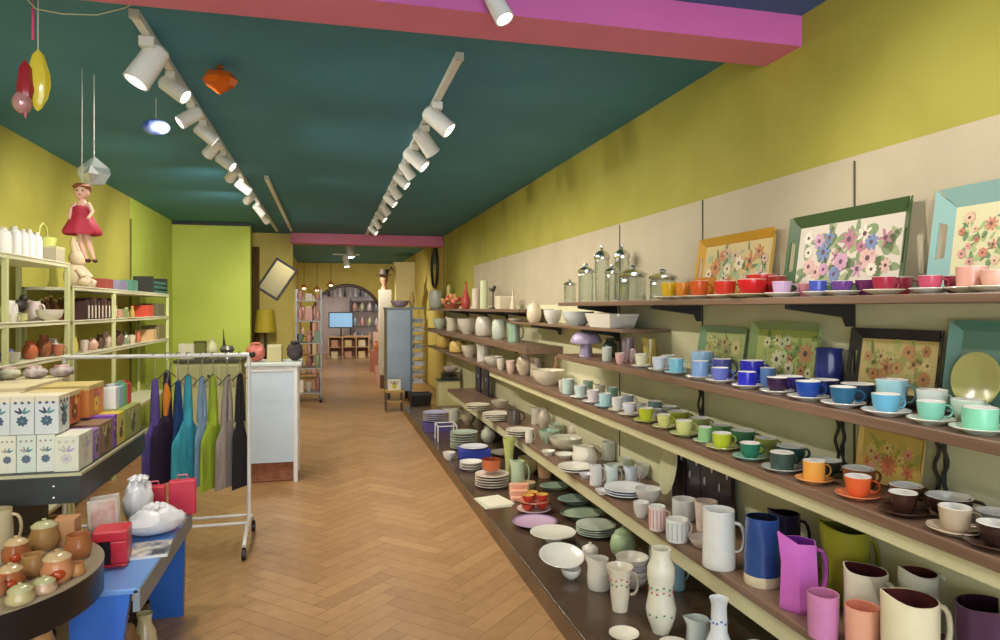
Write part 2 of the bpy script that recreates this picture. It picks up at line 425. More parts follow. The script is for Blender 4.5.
def bowl(loc, w, h, col, label, group=None, inner=None, n=24, name='bowl', cat='bowl', wob=None, sy=1.0):
    r = w / 2; t = .004
    pr = [(0, 0), (r * .45, 0), (r * .48, h * .06), (r * .78, h * .3), (r * .94, h * .68), (r, h), (r - t, h), (r * .9, h * .66), (r * .72, h * .32), (r * .4, h * .12), (0, h * .1)]
    o = MB().lathe(pr, n, mis=[0] * 5 + [1] * 6, wob=wob, sy=sy).build(name, [glaze(col), glaze(inner or col)], smooth=50); o.location = loc
    return tag(o, label, cat, group)
def jug(loc, w, h, col, label, rz=None, inner=None, top=.86, spout=.22, band=None, cat='jug', name='jug', belly=1.0, handle=True, hz=(.2, .86), hout=.3, n=24, hcol=None, spout_up=.10, sq=False):
    """tapered pitcher, lip drawn out at -x and handle at +x"""
    t = thing(name, label, cat, loc, (-TH + R.uniform(-.2, .2)) if rz is None else rz)
    r = w / 2; th = .005
    zs = [0, .02, .14, .16, .4, .7, .9, 1.0]; out = []
    for z in zs:
        q = r * (1 + (top - 1) * z) * (1 + (belly - 1) * math.sin(PI * min(z * 1.15, 1)))
        if z == 0: q *= .95
        out.append((q, z * h))
    inn = [(q - th, max(z, .006)) for q, z in reversed(out)]
    prof = [(0, 0)] + out + inn + [(0, .007)]
    k = len(out)
    mis = [2 if band else 0] * 4 + [0] * (k - 3) + [1] * (len(prof))
    mb = MB().lathe(prof, n if not sq else 6, mis=mis[:len(prof)])
    for i, v in enumerate(mb.v):
        zz = v[2] / h
        if zz > .66 and spout:
            a = math.atan2(v[1], -v[0]); f = max(0, math.cos(a)) ** 3 * (zz - .66) / .34
            mb.v[i] = (v[0] - f * r * spout * 2, v[1] * (1 - .35 * f), v[2] + h * spout_up * f * (math.cos(a) > 0))
    m = glaze(col)
    mb.build('body', [m, glaze(inner or col), glaze(band or col)], t, smooth=50)
    if handle: handle_loop(r * (1 + (top - 1) * .5) * belly, h * hz[0], h * hz[1], w * hout, w * .055, flat=1.4).build('handle', glaze(hcol or col), t, smooth=60)
    return t
def vase(loc, w, h, col, label, prof=None, handle=False, name='vase', cat='vase', lid=None, inner=None, wob=None, n=24, decor=None, rz=0):
    r = w / 2
    pr = prof or [(.55, 0), (.6, .02), (.9, .25), (1, .45), (.85, .68), (.55, .82), (.52, .9), (.62, 1)]
    o_ = [(q * r, z * h) for q, z in pr]; inn = [(max(q - .005, .002), max(z, .008)) for q, z in reversed(o_)]
    mb = MB().lathe([(0, 0)] + o_ + inn + [(0, .008)], n, mis=[0] * len(o_) + [1] * (len(inn) + 2), wob=wob)
    parts = handle or lid or decor
    if not parts:
        o = mb.build(name, [glaze(col), glaze(inner or col)], smooth=50); o.location = loc; o.rotation_euler.z = rz
        return tag(o, label, cat)
    t = thing(name, label, cat, loc, -TH if not rz else rz)
    mb.build('body', [glaze(col), glaze(inner or col)], t, smooth=50)
    if handle: handle_loop(r * .8, h * .35, h * .85, w * .28, w * .05).build('handle', glaze(col), t, smooth=60)
    if lid:
        rt = o_[-1][0]
        MB().lathe([(0, h), (rt * 1.06, h), (rt * 1.0, h + rt * .25), (rt * .5, h + rt * .55), (rt * .16, h + rt * .65), (rt * .2, h + rt * .85), (0, h + rt * .98)], 20).build('lid', glaze(lid), t, smooth=50)
    if decor:                              # painted band of blossoms: a thin raised slip relief
        d = MB()
        for a in range(0, 12):
            ang = a * 2 * PI / 12
            for (zz, cc) in decor:
                rr = 0
                for (q0, z0), (q1, z1) in zip(o_, o_[1:]):
                    if z0 <= zz * h <= z1 and z1 > z0: rr = q0 + (q1 - q0) * (zz * h - z0) / (z1 - z0)
                d.sphere((rr * math.cos(ang), rr * math.sin(ang), zz * h + .006 * math.sin(a * 2.3)), w * .045, 6, 4, cc, (1, 1, .8))
        d.build('painted_flowers', [glaze((196, 92, 96)), glaze((90, 130, 100)), glaze((90, 110, 180))], t)
    return t
def box_thing(loc, d, col, label, name='box', cat='box', rz=0.0, group=None, bevel=.003, rough=.5, lidded=None, decor=None, seed=0):
    """carton: body with a folded lid flap line and printed motifs"""
    t = thing(name, label, cat, loc, rz, group)
    MB().box((0, 0, d[2] / 2), d).build('body', mat(col, rough), t, bevel=bevel)
    if lidded: MB().box((0, 0, d[2] * .93), (d[0] * 1.015, d[1] * 1.015, d[2] * .16)).build('lid', mat(lidded, rough), t, bevel=bevel)
    if decor:
        mb = MB(); rr = random.Random(seed); cols = decor
        def motif(W, axis, face):
            m2 = MB(); u = min(W, d[2])
            petals(m2, 0, d[2] * .36, u * .26, 8, 0, 0, 1 % len(cols), rr.random(), .3)
            for a_ in (.5, 1.2, 1.95, 2.6): leaf(m2, .06 * u * math.cos(a_), d[2] * .55, u * .34, a_, 0, 1 + (int(a_ * 5) % max(1, len(cols) - 1)), .16)
            for k in (-1, 0, 1): petals(m2, k * W * .28, d[2] * .84, u * .08, 5, 0, len(cols) - 1, 0, rr.random(), .34)
            for i_, v in enumerate(m2.v): m2.v[i_] = (v[0], v[1] * .6, v[2])
            if axis == 'x': m2.xf(Matrix.Translation((face, 0, 0)) @ Matrix.Rotation(PI / 2, 4, 'Z'))
            else: m2.xf(Matrix.Translation((0, face, 0)))
            mb.add(m2.v, m2.f); mb.m[-len(m2.m):] = m2.m
        motif(d[0], 'y', -d[1] / 2 - .0004); motif(d[1], 'x', d[0] / 2 + .0004)
        mb.build('printed_pattern', [mat(c, .5) for c in cols], t)
    return t
def petals(mb, cx, cz, r, k, y, mi, mc, tw=0.0, w=.3):
    for i in range(k):
        a = 2 * PI * i / k + tw; n = 8; P = []
        for j in range(n):
            b = 2 * PI * j / n; u = r * .55 + r * .45 * math.cos(b); v = r * w * math.sin(b)
            P.append((cx + u * math.cos(a) - v * math.sin(a), cz + u * math.sin(a) + v * math.cos(a)))
        mb.prism(P, y - .0008 - .0004 * (i % 2), y + .001, mi)
    P = [(cx + r * .26 * math.cos(2 * PI * j / 9), cz + r * .26 * math.sin(2 * PI * j / 9)) for j in range(9)]
    mb.prism(P, y - .0015, y + .001, mc)
def leaf(mb, cx, cz, L, a, y, mi, w=.28):
    P = []
    for j in range(10):
        b = 2 * PI * j / 10; u = L * .5 * (1 + math.cos(b)); v = L * w * math.sin(b) * (1 - .3 * math.cos(b))
        P.append((cx + u * math.cos(a) - v * math.sin(a), cz + u * math.sin(a) + v * math.cos(a)))
    mb.prism(P, y - .0006, y + .001, mi)
def tray(pxl, pxr, X, zb, h, frame, ground, flowers, label, seed=1, slot=True, border=.045, tilt=8, name='serving_tray', depth=.03, round_plate=False, nf=9, wide=1.0):
    """rectangular tray leaning on the right wall: floor panel, raised rim with grip slots, printed flowers"""
    y1, y2 = at_x(pxl, X)[1], at_x(pxr, X)[1]; w = abs(y1 - y2)
    t = thing(name, label, 'tray', (X, (y1 + y2) / 2, zb + depth * math.sin(math.radians(tilt)) + .0006), -PI / 2, rx=-math.radians(tilt))
    mf = mat(frame, .35); B = border
    MB().bx((-w / 2 + B * .7, -.004, B * .7), (w / 2 - B * .7, .004, h - B * .7)).build('panel', mat(ground, .4), t)
    rim = MB()
    def side(x0, x1, z0, z1):
        rim.bx((x0, -depth, z0), (x1, .006, z1))
    def slope(poly_in, poly_out):
        a, b = poly_in; c, d = poly_out
        th = .006
        vs = [(a[0], -.004, a[1]), (b[0], -.004, b[1]), (d[0], -depth, d[1]), (c[0], -depth, c[1])]
        vs += [(p[0], p[1] + th, p[2]) for p in vs]
        rim.add(vs, [(0, 1, 2, 3), (7, 6, 5, 4), (0, 4, 5, 1), (1, 5, 6, 2), (2, 6, 7, 3), (3, 7, 4, 0)])
    xi, xo, zi0, zi1, k = w / 2 - B, w / 2, B, h - B, .012
    slope(((-xi, zi0), (xi, zi0)), ((-xo + k, 0), (xo - k, 0))); slope(((-xi, zi1), (xi, zi1)), ((-xo + k, h), (xo - k, h)))
    for sgn in (-1, 1):
        def L(u, z): return (sgn * (xi + (xo - xi) * u), z)          # u: 0 inner edge, 1 outer edge
        zs = [(zi0, 0), (zi0 + (zi1 - zi0) * .28, h * .30), (zi0 + (zi1 - zi0) * .72, h * .70), (zi1, h)]
        def quad(u0, u1, a, b):
            P = []
            for u, (zi, zo) in ((u0, a), (u0, b), (u1, b), (u1, a)):
                P.append((sgn * (xi + (xo - xi) * u), -.004 - (depth - .004) * u, zi + (zo - zi) * u))
            P += [(p[0], p[1] + .006, p[2]) for p in P]
            rim.add(P, [(0, 1, 2, 3), (7, 6, 5, 4), (0, 4, 5, 1), (1, 5, 6, 2), (2, 6, 7, 3), (3, 7, 4, 0)])
        if slot:
            quad(0, 1, zs[0], zs[1]); quad(0, 1, zs[2], zs[3]); quad(0, .3, zs[1], zs[2]); quad(.72, 1, zs[1], zs[2])
        else: quad(0, 1, zs[0], zs[3])
    rim.build('rim', mf, t)
    rr = random.Random(seed); fm = MB(); cols = [mat(c, .45) for c in flowers]; nc = len(cols)
    iw, ih = w / 2 - B * 1.25, (h - 2.5 * B)
    if round_plate: return t
    placed = []
    for i in range(nf * 3):
        leaf(fm, rr.uniform(-iw * .86, iw * .86), B * 1.25 + rr.uniform(.08, .86) * ih, min(iw, ih) * rr.uniform(.22, .4), rr.uniform(0, 6.28), -.0045, nc - 1 - (i % 2), rr.choice((.14, .2, .3)))
    for i in range(nf):
        best = None
        for _ in range(24):
            r = min(iw, ih) * rr.uniform(.14, .34) * (1 if nf < 12 else .85); cx = rr.uniform(-iw + r, iw - r); cz = B * 1.2 + r + (ih - 2 * r) * rr.random()
            d = min([math.hypot(cx - a, cz - b) - r - c for a, b, c in placed] or [1])
            if best is None or d > best[0]: best = (d, cx, cz, r)
        _, cx, cz, r = best; placed.append((cx, cz, r))
        petals(fm, cx, cz, r, rr.choice((5, 6, 8, 11)), -.0046 - .0004 * (i % 5), i % (nc - 3), nc - 3, rr.random(), rr.choice((.17, .24, .33)))
    fm.build('printed_flowers', cols, t)
    return t
# spacing helpers -------------------------------------------------
def on_row(px, X, z): 
    x, y, t = at_x(px, X); return (x, y, z), t
def cs(px, X, z, wpx, hpx, col, phrase, style='tea', sauc=None, inner=None, handle=True, sw=1.75, cat='cup', name='cup', n=20):
    """one cup on its row; sizes in the photograph's pixels become metres at its distance; sauc = saucer colour"""
    loc, t = on_row(px, X, z); w, h = wpx * t / FPX, hpx * t / FPX
    if sauc:
        saucer(loc, w * sw, sauc, 'saucer under the ' + phrase)
        loc = (loc[0], loc[1], loc[2] + .0068)
    return cup(loc, w, h, col, phrase, style, inner, handle=handle, cat=cat, name=name, n=n)
# ================================================================ RIGHT WALL SHELVING
XF = 1.62; Z1, Z2, Z3, Z4, ZP = 1.54, 1.166, .875, .437, .10; X4 = 1.53; XP = 1.05
m_fascia = noisy((206, 200, 158), (196, 190, 148), 3, .5)
m_brk = mat((40, 38, 38), .45)
def wall_shelf(label, xf, z, y0, y1, th, fascia=0, brackets=(), chain=False, legs=()):
    t = thing('display_shelf', label, 'shelf', (XR, y0, z), 0)
    MB().bx((xf - XR, 0, -th), (0, y1 - y0, 0)).build('board', m_shelf, t, bevel=.003)
    if fascia: MB().bx((xf - XR + .012, .0, -th - fascia), (xf - XR + .03, y1 - y0, -th)).build('fascia', m_fascia, t)
    for y in brackets:
        yy = y - y0
        if chain:
            mb = MB()
            for sg in (-1, 1):
                mb.tube([(-.028, yy + sg * .016 + .009 * math.sin(i * .9 + sg), -th - .03 - .0152 * i) for i in range(14)], .0065, 6)
            mb.tube([(-.028, yy - .02, -th - .036), (-.028, yy + .02, -th - .036)], .006, 6).tube([(-.028, yy - .022, -th - .232), (-.028, yy + .022, -th - .232)], .006, 6)
            mb.tube([(-.26, yy, -th - .006), (-.012, yy, -th - .006)], .006, 6).tube([(-.012, yy, -th - .004), (-.012, yy, -th - .24)], .005, 6).tube([(-.012, yy, -th - .232), (-.03, yy, -th - .232)], .005, 6).tube([(-.012, yy, -th - .036), (-.03, yy, -th - .036)], .005, 6)
            mb.build('bracket', m_brk, t, smooth=50)
        else:
            P = [(xf - XR + .03, -th - .0005), (-.015, -th - .0005), (-.015, -th - .085), (-.035, -th - .085), (-.05, -th - .05), (xf - XR + .03, -th - .018)]
            MB().prism(P, yy - .011, yy + .011).build('bracket', m_brk, t)
    for y in legs:
        MB().bx((xf - XR + .06, y - y0 - .02, -z + ZP), (-.02, y - y0 + .02, -th)).build('support_panel', mat((62, 48, 42), .5), t)
    return t
ys = [at_x(p, XR)[1] for p in (855, 703, 620)]
wall_shelf('brown top wall shelf holding the glass jars and flower trays', XF, Z1, .7, at_x(558, XF)[1], .026, brackets=[ys[0], ys[1], ys[2] + .02, 1.15])
wall_shelf('brown second shelf holding the blue and mint cups', XF, Z2, .7, at_x(557, XF)[1], .035, brackets=[at_x(846, XR)[1], at_x(948, XR)[1], 3.3], chain=True)
wall_shelf('brown third shelf holding the green and orange cups', XF, Z3, .7, 7.0, .035, fascia=.045, brackets=[1.2, 3.4, 5.4])
wall_shelf('wide low brown shelf with the big jugs, cream fascia', X4, Z4, .7, 9.0, .03, fascia=.075, legs=[1.4, 5.9, 7.2])
wall_shelf('narrow pale shelf of white serving dishes just below the top shelf', XF + .02, 1.375, at_x(622, XF + .02)[1], at_x(508, XF + .02)[1], .018, brackets=[4.4, 5.6])
wall_shelf('far top shelf with the red flowers and candles', XF, 1.49, at_x(518, XF)[1], 11.5, .03, brackets=[6.4, 7.4, 8.4, 9.6])
wall_shelf('far middle shelf with a thick dark green edge', XF, 1.17, at_x(526, XF)[1], 11.5, .06, brackets=[7, 9])
wall_shelf('far lower shelf of cream crockery, level with the third shelf', XF, .88, 7.02, 11.5, .03, brackets=[8, 9.4])
# floor plinth
t = thing('display_plinth', 'long low dark brown plinth along the floor under the shelves', 'plinth', (XP, .5, 0))
MB().bx((0, 0, 0), (XR - XP, 9.3, ZP)).build('top', m_plinth, t, bevel=.004)
MB().bx((-.006, 0, 0), (.0, 9.3, ZP - .01)).build('front_board', noisy((128, 98, 66), (104, 80, 54), 2, .45), t)

# ---------------------------------------------------------------- top shelf
def jar(px, X, z, wpx, hpx, label, wide=False):
    loc, t = on_row(px, X, z); w, h = wpx * t / FPX, hpx * t / FPX; r = w / 2; hl = h * (.25 if not wide else .32)
    o = thing('glass_jar', label, 'jar', loc, 0, 'glass jars with metal lids')
    hb = h - hl
    MB().lathe([(0, .001), (r * .92, .001), (r, .008), (r, hb * .92), (r * .9, hb), (r * .86, hb), (r * .95, hb * .9), (r * .95, .012), (0, .012)], 22).build('glass_body', glass(), o, smooth=50)
    MB().lathe([(0, hb), (r * 1.06, hb), (r * 1.08, hb + hl * .1), (r * 1.08, hb + hl * .28), (r * .98, hb + hl * .34), (r * .62, hb + hl * .56), (r * .2, hb + hl * .64), (r * .14, hb + hl * .70), (r * .30, hb + hl * .84), (r * .24, hb + hl * .97), (0, hb + hl)], 22).build('metal_lid', m_chrome, o, smooth=50)
for a in ((570, 1.70, 12, 23, 'smallest glass jar at the far end of the top shelf'), (586, 1.73, 15, 39, 'glass jar second from the far end of the top shelf'),
          (602, 1.84, 15, 57, 'tall glass jar in the back row with the farther raised lid'), (622, 1.86, 15, 58, 'tall glass jar in the back row with the nearer raised lid'),
          (612, 1.70, 14, 37, 'medium glass jar in front of the two tall jars'), (633, 1.71, 26, 36, 'wide glass jar with a broad low lid, beside the medium jar'),
          (663, 1.80, 26, 32, 'wide glass jar nearest the yellow cup')): jar(a[0], a[1], Z1, a[2], a[3], a[4], a[2] > 20)
T = 'on the top shelf'
for px, X, w, h, col, ph, st, sa in (
    (669, 1.69, 16, 16, (222, 182, 40), 'yellow round cup on the top shelf', 'tea', CREAM),
    (683, 1.69, 15, 16, (224, 140, 52), 'light orange cup on the top shelf', 'tea', CREAM),
    (699, 1.69, 18, 17, (214, 96, 44), 'deep orange cup on the top shelf', 'tea', CREAM),
    (705, 1.80, 22, 22, (226, 150, 66), 'large apricot cup behind the deep orange cup', 'tea', None),
    (725, 1.69, 22, 16, (206, 58, 44), 'tomato red cup beneath the yellow tray', 'tea', CREAM),
    (752, 1.69, 28, 17, (206, 32, 40), 'bright red wide bowl-cup at the tray corner', 'bowl', (198, 190, 150)),
    (762, 1.81, 30, 24, (196, 52, 48), 'large red cup at the back under the yellow tray', 'bowl', None),
    (777, 1.81, 18, 22, (150, 44, 44), 'dark red cup behind the lilac cup', 'tea', None),
    (782, 1.68, 19, 14, (206, 172, 208), 'pale lilac cup with its handle out, top shelf', 'tea', WHITE),
    (804, 1.76, 15, 14, (204, 132, 140), 'dusty pink cup between the lilac and blue cups', 'tea', None),
    (818, 1.68, 17, 14, (74, 86, 178), 'cornflower blue cup in front of the green tray', 'straight', WHITE),
    (842, 1.69, 20, 13, (110, 66, 142), 'violet wide cup before the green tray', 'bowl', WHITE),
    (866, 1.75, 20, 16, (112, 44, 96), 'plum cup before the green tray', 'tea', None),
    (884, 1.69, 22, 16, (168, 48, 72), 'crimson cup at the near corner of the green tray', 'tea', CREAM),
    (901, 1.78, 22, 18, (134, 42, 56), 'maroon cup just behind the crimson cup', 'tea', None),
    (930, 1.69, 22, 16, (202, 84, 112), 'raspberry pink cup with a pale handle', 'tea', WHITE),
    (955, 1.76, 20, 18, (150, 54, 70), 'wine red cup behind the raspberry cup', 'tea', None),
    (972, 1.71, 28, 24, (230, 172, 156), 'large blush pink cup at the near end of the top shelf', 'straight', CREAM),
    (995, 1.69, 26, 20, (232, 180, 160), 'peach pink cup nearest the camera on the top shelf', 'tea', CREAM)):
    cs(px, X, Z1, w, h, col, ph, st, sa)
P1 = [(196, 120, 50), (206, 170, 150), (222, 206, 170), (90, 60, 30), (96, 116, 60), (150, 170, 120)]
P2 = [(176, 110, 130), (214, 172, 160), (196, 148, 172), (226, 214, 196), (110, 128, 168), (90, 40, 60), (118, 138, 88), (150, 160, 110)]
P3 = [(200, 120, 90), (222, 180, 150), (214, 150, 140), (90, 60, 40), (96, 128, 80), (156, 176, 110)]
tray(697, 772, 1.905, Z1, .315, (202, 152, 46), (196, 172, 104), P1, 'mustard yellow tray with orange lilies on the top shelf', 4, border=.04, nf=14)
tray(787, 908, 1.895, Z1, .335, (66, 92, 54), (206, 194, 176), P2, 'large dark green tray with grip slots and pink dahlias', 5, border=.045, nf=20)
tray(932, 1035, 1.90, Z1, .335, (142, 178, 172), (206, 198, 150), P3, 'pale teal tray with brown lilies at the near end', 8, border=.06, nf=14)

# ---------------------------------------------------------------- second shelf: blues and mints
S2 = [
    (641, 1.69, 12, 13, (226, 222, 190), 'small cream cup at the far end of the blue row', 'tea', WHITE),
    (659, 1.69, 14, 13, (212, 222, 232), 'small ice white cup second in the blue row', 'tea', WHITE),
    (676, 1.69, 14, 15, (132, 200, 220), 'small aqua cup third in the blue row', 'straight', (190, 220, 224)),
    (668, 1.80, 14, 14, (206, 216, 220), 'pale grey cup behind the small aqua cup', 'tea', None),
    (700, 1.69, 17, 17, (134, 166, 214), 'small sky blue cup in front of a taller blue mug', 'straight', WHITE),
    (702, 1.80, 22, 24, (160, 194, 226), 'taller light blue mug in the back row', 'straight', None),
    (720, 1.69, 17, 14, (112, 122, 204), 'small periwinkle cup in the front row', 'tea', WHITE),
    (722, 1.80, 19, 20, (86, 88, 160), 'slate violet mug behind the periwinkle cup', 'straight', None),
    (747, 1.69, 18, 15, (48, 48, 196), 'small bright cobalt cup in the front row', 'straight', WHITE),
    (752, 1.80, 23, 24, (46, 46, 176), 'tall bright cobalt mug with a white rim', 'straight', None),
    (768, 1.81, 15, 19, (92, 126, 178), 'steel blue mug behind the dark violet cup', 'straight', None),
    (777, 1.69, 20, 15, (60, 38, 72), 'small dark violet cup with a white rim', 'tea', WHITE),
    (790, 1.80, 27, 15, (66, 56, 138), 'wide indigo cup in the back row', 'tea', None),
    (808, 1.69, 24, 17, (34, 78, 170), 'small royal blue cup with a white rim', 'tea', WHITE),
    (824, 1.795, 28, 18, (30, 36, 76), 'wide navy cup in front of the navy vase', 'straight', None),
    (843, 1.69, 25, 18, (44, 104, 140), 'small petrol blue cup with a white rim', 'tea', WHITE),
    (858, 1.795, 32, 20, (46, 62, 82), 'wide dark slate cup behind the petrol blue cup', 'tea', None),
    (886, 1.69, 27, 19, (110, 184, 218), 'small turquoise cup in front of a large pale one', 'tea', WHITE),
    (892, 1.80, 30, 30, (168, 216, 224), 'large pale turquoise cup with a tall handle', 'tea', None),
    (931, 1.69, 26, 20, (140, 212, 190), 'small mint cup before a large white cup', 'tea', (222, 228, 210)),
    (932, 1.80, 28, 27, (220, 228, 222), 'large white cup in the back row', 'tea', None),
    (980, 1.69, 32, 23, (138, 214, 178), 'small mint green cup at the near end of the row', 'straight', (214, 226, 206)),
    (968, 1.795, 30, 24, (206, 226, 206), 'large pale mint bowl-cup at the near end', 'bowl', None),
]
for px, X, w, h, col, ph, st, sa in S2: cs(px, X, Z2, w, h, col, ph + ', second shelf', st, sa, sw=1.68)
loc, t_ = on_row(829, 1.885, Z2)
vase(loc, 27 * t_ / FPX, 46 * t_ / FPX, (40, 52, 120), 'tall navy blue vase at the back of the second shelf', [(.8, 0), (.86, .02), (.98, .3), (1, .55), (.93, .8), (.9, .92), (.98, 1)])
G1 = [(206, 196, 130), (190, 160, 110), (150, 150, 90), (80, 70, 40), (130, 150, 80), (166, 176, 110)]
tray(700, 746, 1.91, Z2, .235, (140, 166, 128), (176, 182, 118), G1, 'small sage tray with pale flowers, farther of two', 11, slot=False, border=.03, nf=12)
tray(750, 818, 1.905, Z2, .265, (148, 164, 108), (170, 182, 96), [(222, 214, 170), (196, 130, 90), (190, 196, 150), (60, 50, 40), (122, 148, 70), (150, 170, 90)], 'sage tray with peach and cream flowers behind indigo cups', 12, slot=False, border=.03, nf=13)
tray(850, 942, 1.90, Z2, .255, (42, 38, 36), (214, 190, 120), [(206, 150, 90), (196, 130, 70), (222, 196, 130), (120, 70, 40), (168, 170, 90), (190, 186, 110)], 'dark brown framed tray with an autumn meadow print', 13, border=.035, nf=14)
tr = tray(947, 1045, 1.91, Z2, .29, (92, 138, 120), (110, 152, 136), P3, 'sea green square tray at the near end of the second shelf', 14, slot=False, border=.03, round_plate=True)
loc, t_ = on_row(975, 1.845, Z2)
plate((1.884, at_x(979, 1.884)[1], Z2 + .12), .165, (198, 192, 120), 'pale yellow round plate leaning on the sea green tray', .012, rx=0, rz=0).rotation_euler = (0, -PI / 2 + math.radians(9), 0)
# far end bric-a-brac on the second shelf
loc, t_ = on_row(586, 1.74, Z2)
vase(loc, 32 * t_ / FPX, 25 * t_ / FPX, (178, 162, 190), 'lavender mushroom-shaped lamp at the far end of the second shelf', [(.45, 0), (.42, .05), (.36, .45), (.95, .52), (1, .62), (.8, .85), (.4, .98), (.1, 1)])
cs(607, 1.70, Z2, 10, 14, (192, 196, 184), 'grey glass tumbler beside the lavender lamp', 'straight', None, handle=False, cat='tumbler', name='tumbler')
loc, t_ = on_row(610, 1.86, Z2)
vase(loc, 15 * t_ / FPX, 19 * t_ / FPX, (60, 84, 72), 'dark green bottle vase behind the grey tumbler')
cs(620, 1.69, Z2, 10, 11, (226, 180, 172), 'tiny pink cup at the far end of the second shelf', 'tea', None, n=14)
cs(628, 1.795, Z2, 12, 24, (150, 128, 140), 'mauve grey beaker behind the tiny pink cup', 'straight', None, handle=False, cat='tumbler', name='tumbler')
loc, t_ = on_row(650, 1.84, Z2)
jug(loc, 14 * t_ / FPX, 26 * t_ / FPX, (196, 176, 92), 'straw yellow creamer behind the small cream cup, second shelf')
# ---------------------------------------------------------------- third shelf: white to green to orange to brown
S3 = [
    (501, 1.70, 9, 11, (226, 214, 190), 'ivory cup at the far end of the third shelf', 'tea', None),
    (511, 1.70, 10, 13, (222, 190, 170), 'salmon tinted cup near the far end of the third shelf', 'tea', None),
    (568, 1.69, 12, 15, (196, 216, 204), 'pale aqua mug with a dark handle side', 'straight', None),
    (580, 1.69, 12, 12, (206, 222, 216), 'pale aqua cup on a saucer, after the aqua mug', 'tea', WHITE),
    (593, 1.69, 13, 12, (226, 214, 218), 'palest pink cup in the front row', 'tea', WHITE),
    (605, 1.69, 13, 13, (186, 220, 220), 'light turquoise cup in the front row', 'tea', (190, 220, 220)),
    (617, 1.69, 11, 13, (230, 228, 222), 'milk white cup in the front row', 'tea', CREAM),
    (629, 1.69, 13, 12, (222, 220, 232), 'lilac white cup in the front row', 'bowl', CREAM),
    (588, 1.84, 10, 13, (150, 184, 160), 'sea green glass at the back', 'straight', None),
    (600, 1.84, 10, 13, (206, 196, 176), 'oatmeal beaker at the back', 'straight', None),
    (613, 1.84, 10, 15, (128, 168, 146), 'bottle green beaker at the back', 'straight', None),
    (627, 1.795, 13, 14, (172, 184, 200), 'grey blue cup at the back', 'straight', None),
    (641, 1.80, 10, 11, (206, 208, 196), 'stone grey cup at the back', 'tea', None),
    (655, 1.80, 14, 17, (108, 132, 128), 'slate green mug at the back', 'straight', None),
    (670, 1.85, 16, 14, (150, 156, 150), 'mid grey cup behind the olive bowl', 'tea', None),
    (646, 1.69, 15, 13, (200, 206, 60), 'lime yellow cup, first of the greens', 'tea', (206, 212, 120)),
    (657, 1.77, 10, 12, (196, 190, 210), 'lilac grey cup squeezed behind the lime yellow cup', 'straight', None),
    (664, 1.69, 14, 13, (222, 222, 140), 'pale lemon cup', 'tea', (220, 216, 160)),
    (678, 1.81, 21, 14, (166, 174, 56), 'olive lime bowl-cup in the back row', 'straight', None),
    (684, 1.69, 17, 14, (222, 224, 150), 'creamy lemon cup with its handle out', 'tea', (206, 214, 150)),
    (700, 1.81, 20, 15, (160, 166, 96), 'khaki cup in the back row', 'bowl', None),
    (705, 1.69, 14, 15, (150, 198, 140), 'apple green cup', 'straight', (200, 222, 190)),
    (721, 1.81, 20, 15, (104, 158, 96), 'leaf green cup in the back row', 'straight', None),
    (722, 1.69, 19, 15, (190, 204, 56), 'bright lime cup with its handle out', 'tea', (206, 208, 140)),
    (743, 1.81, 24, 17, (76, 128, 92), 'forest green bowl-cup in the back row', 'bowl', None),
    (750, 1.69, 20, 15, (42, 124, 96), 'emerald cup with a white rim', 'tea', (150, 190, 170)),
    (766, 1.81, 21, 17, (150, 154, 70), 'moss green cup in the back row', 'straight', None),
    (782, 1.69, 23, 17, (62, 82, 74), 'dark spruce cup with a white rim', 'straight', (186, 190, 180)),
    (791, 1.81, 28, 17, (44, 84, 78), 'dark teal bowl-cup in the back row', 'bowl', None),
    (826, 1.81, 30, 15, (56, 72, 60), 'blackish green bowl-cup in the back row', 'bowl', None),
    (814, 1.69, 21, 20, (232, 166, 76), 'amber orange cup', 'straight', (236, 168, 104)),
    (859, 1.79, 30, 20, (134, 84, 52), 'chestnut brown bowl-cup in the back row', 'straight', None),
    (858, 1.69, 25, 20, (226, 104, 56), 'vivid orange cup with its handle out', 'tea', (230, 138, 96)),
    (906, 1.79, 31, 19, (112, 72, 42), 'walnut brown bowl-cup in the back row', 'bowl', None),
    (903, 1.69, 27, 20, (64, 38, 32), 'dark chocolate cup with a white rim', 'tea', (74, 48, 40)),
    (949, 1.81, 42, 20, (70, 48, 40), 'wide dark brown bowl-cup in the back row', 'bowl', None),
    (955, 1.69, 30, 24, (196, 176, 150), 'beige cup with its handle out', 'tea', (206, 186, 160)),
    (994, 1.81, 34, 20, (136, 132, 118), 'warm grey bowl-cup in the back row', 'bowl', None),
    (996, 1.69, 34, 22, (52, 34, 30), 'blackish brown cup at the near end', 'tea', (80, 56, 46)),
]
for px, X, w, h, col, ph, st, sa in S3: cs(px, X, Z3, w, h, col, ph + (', third shelf' if 'third' not in ph else ''), st, sa, sw=1.7, n=18)
tray(857, 922, 1.905, Z3, .195, (206, 170, 96), (214, 184, 92), [(206, 120, 80), (222, 150, 130), (226, 200, 130), (190, 90, 60), (176, 170, 80), (200, 180, 90)], 'small golden tray with orange blossoms below the second shelf', 21, slot=False, border=.015, nf=9, depth=.014)
loc, t_ = on_row(548, 1.74, Z3)
bowl(loc, 34 * t_ / FPX, 15 * t_ / FPX, (228, 218, 192), 'wide cream serving bowl near the far end of the third shelf')
loc, t_ = on_row(536, 1.86, Z3)
jug(loc, 12 * t_ / FPX, 18 * t_ / FPX, (226, 206, 182), 'ivory milk jug behind the cream serving bowl')
loc, t_ = on_row(524, 1.78, Z3)
vase(loc, 16 * t_ / FPX, 24 * t_ / FPX, (214, 196, 168), 'squat oatmeal vase left of the cream serving bowl')
loc, t_ = on_row(556, 1.86, Z3)
vase(loc, 8 * t_ / FPX, 26 * t_ / FPX, (150, 112, 80), 'slim brown bottle behind the cream serving bowl', [(.8, 0), (1, .1), (1, .5), (.4, .7), (.35, 1)])
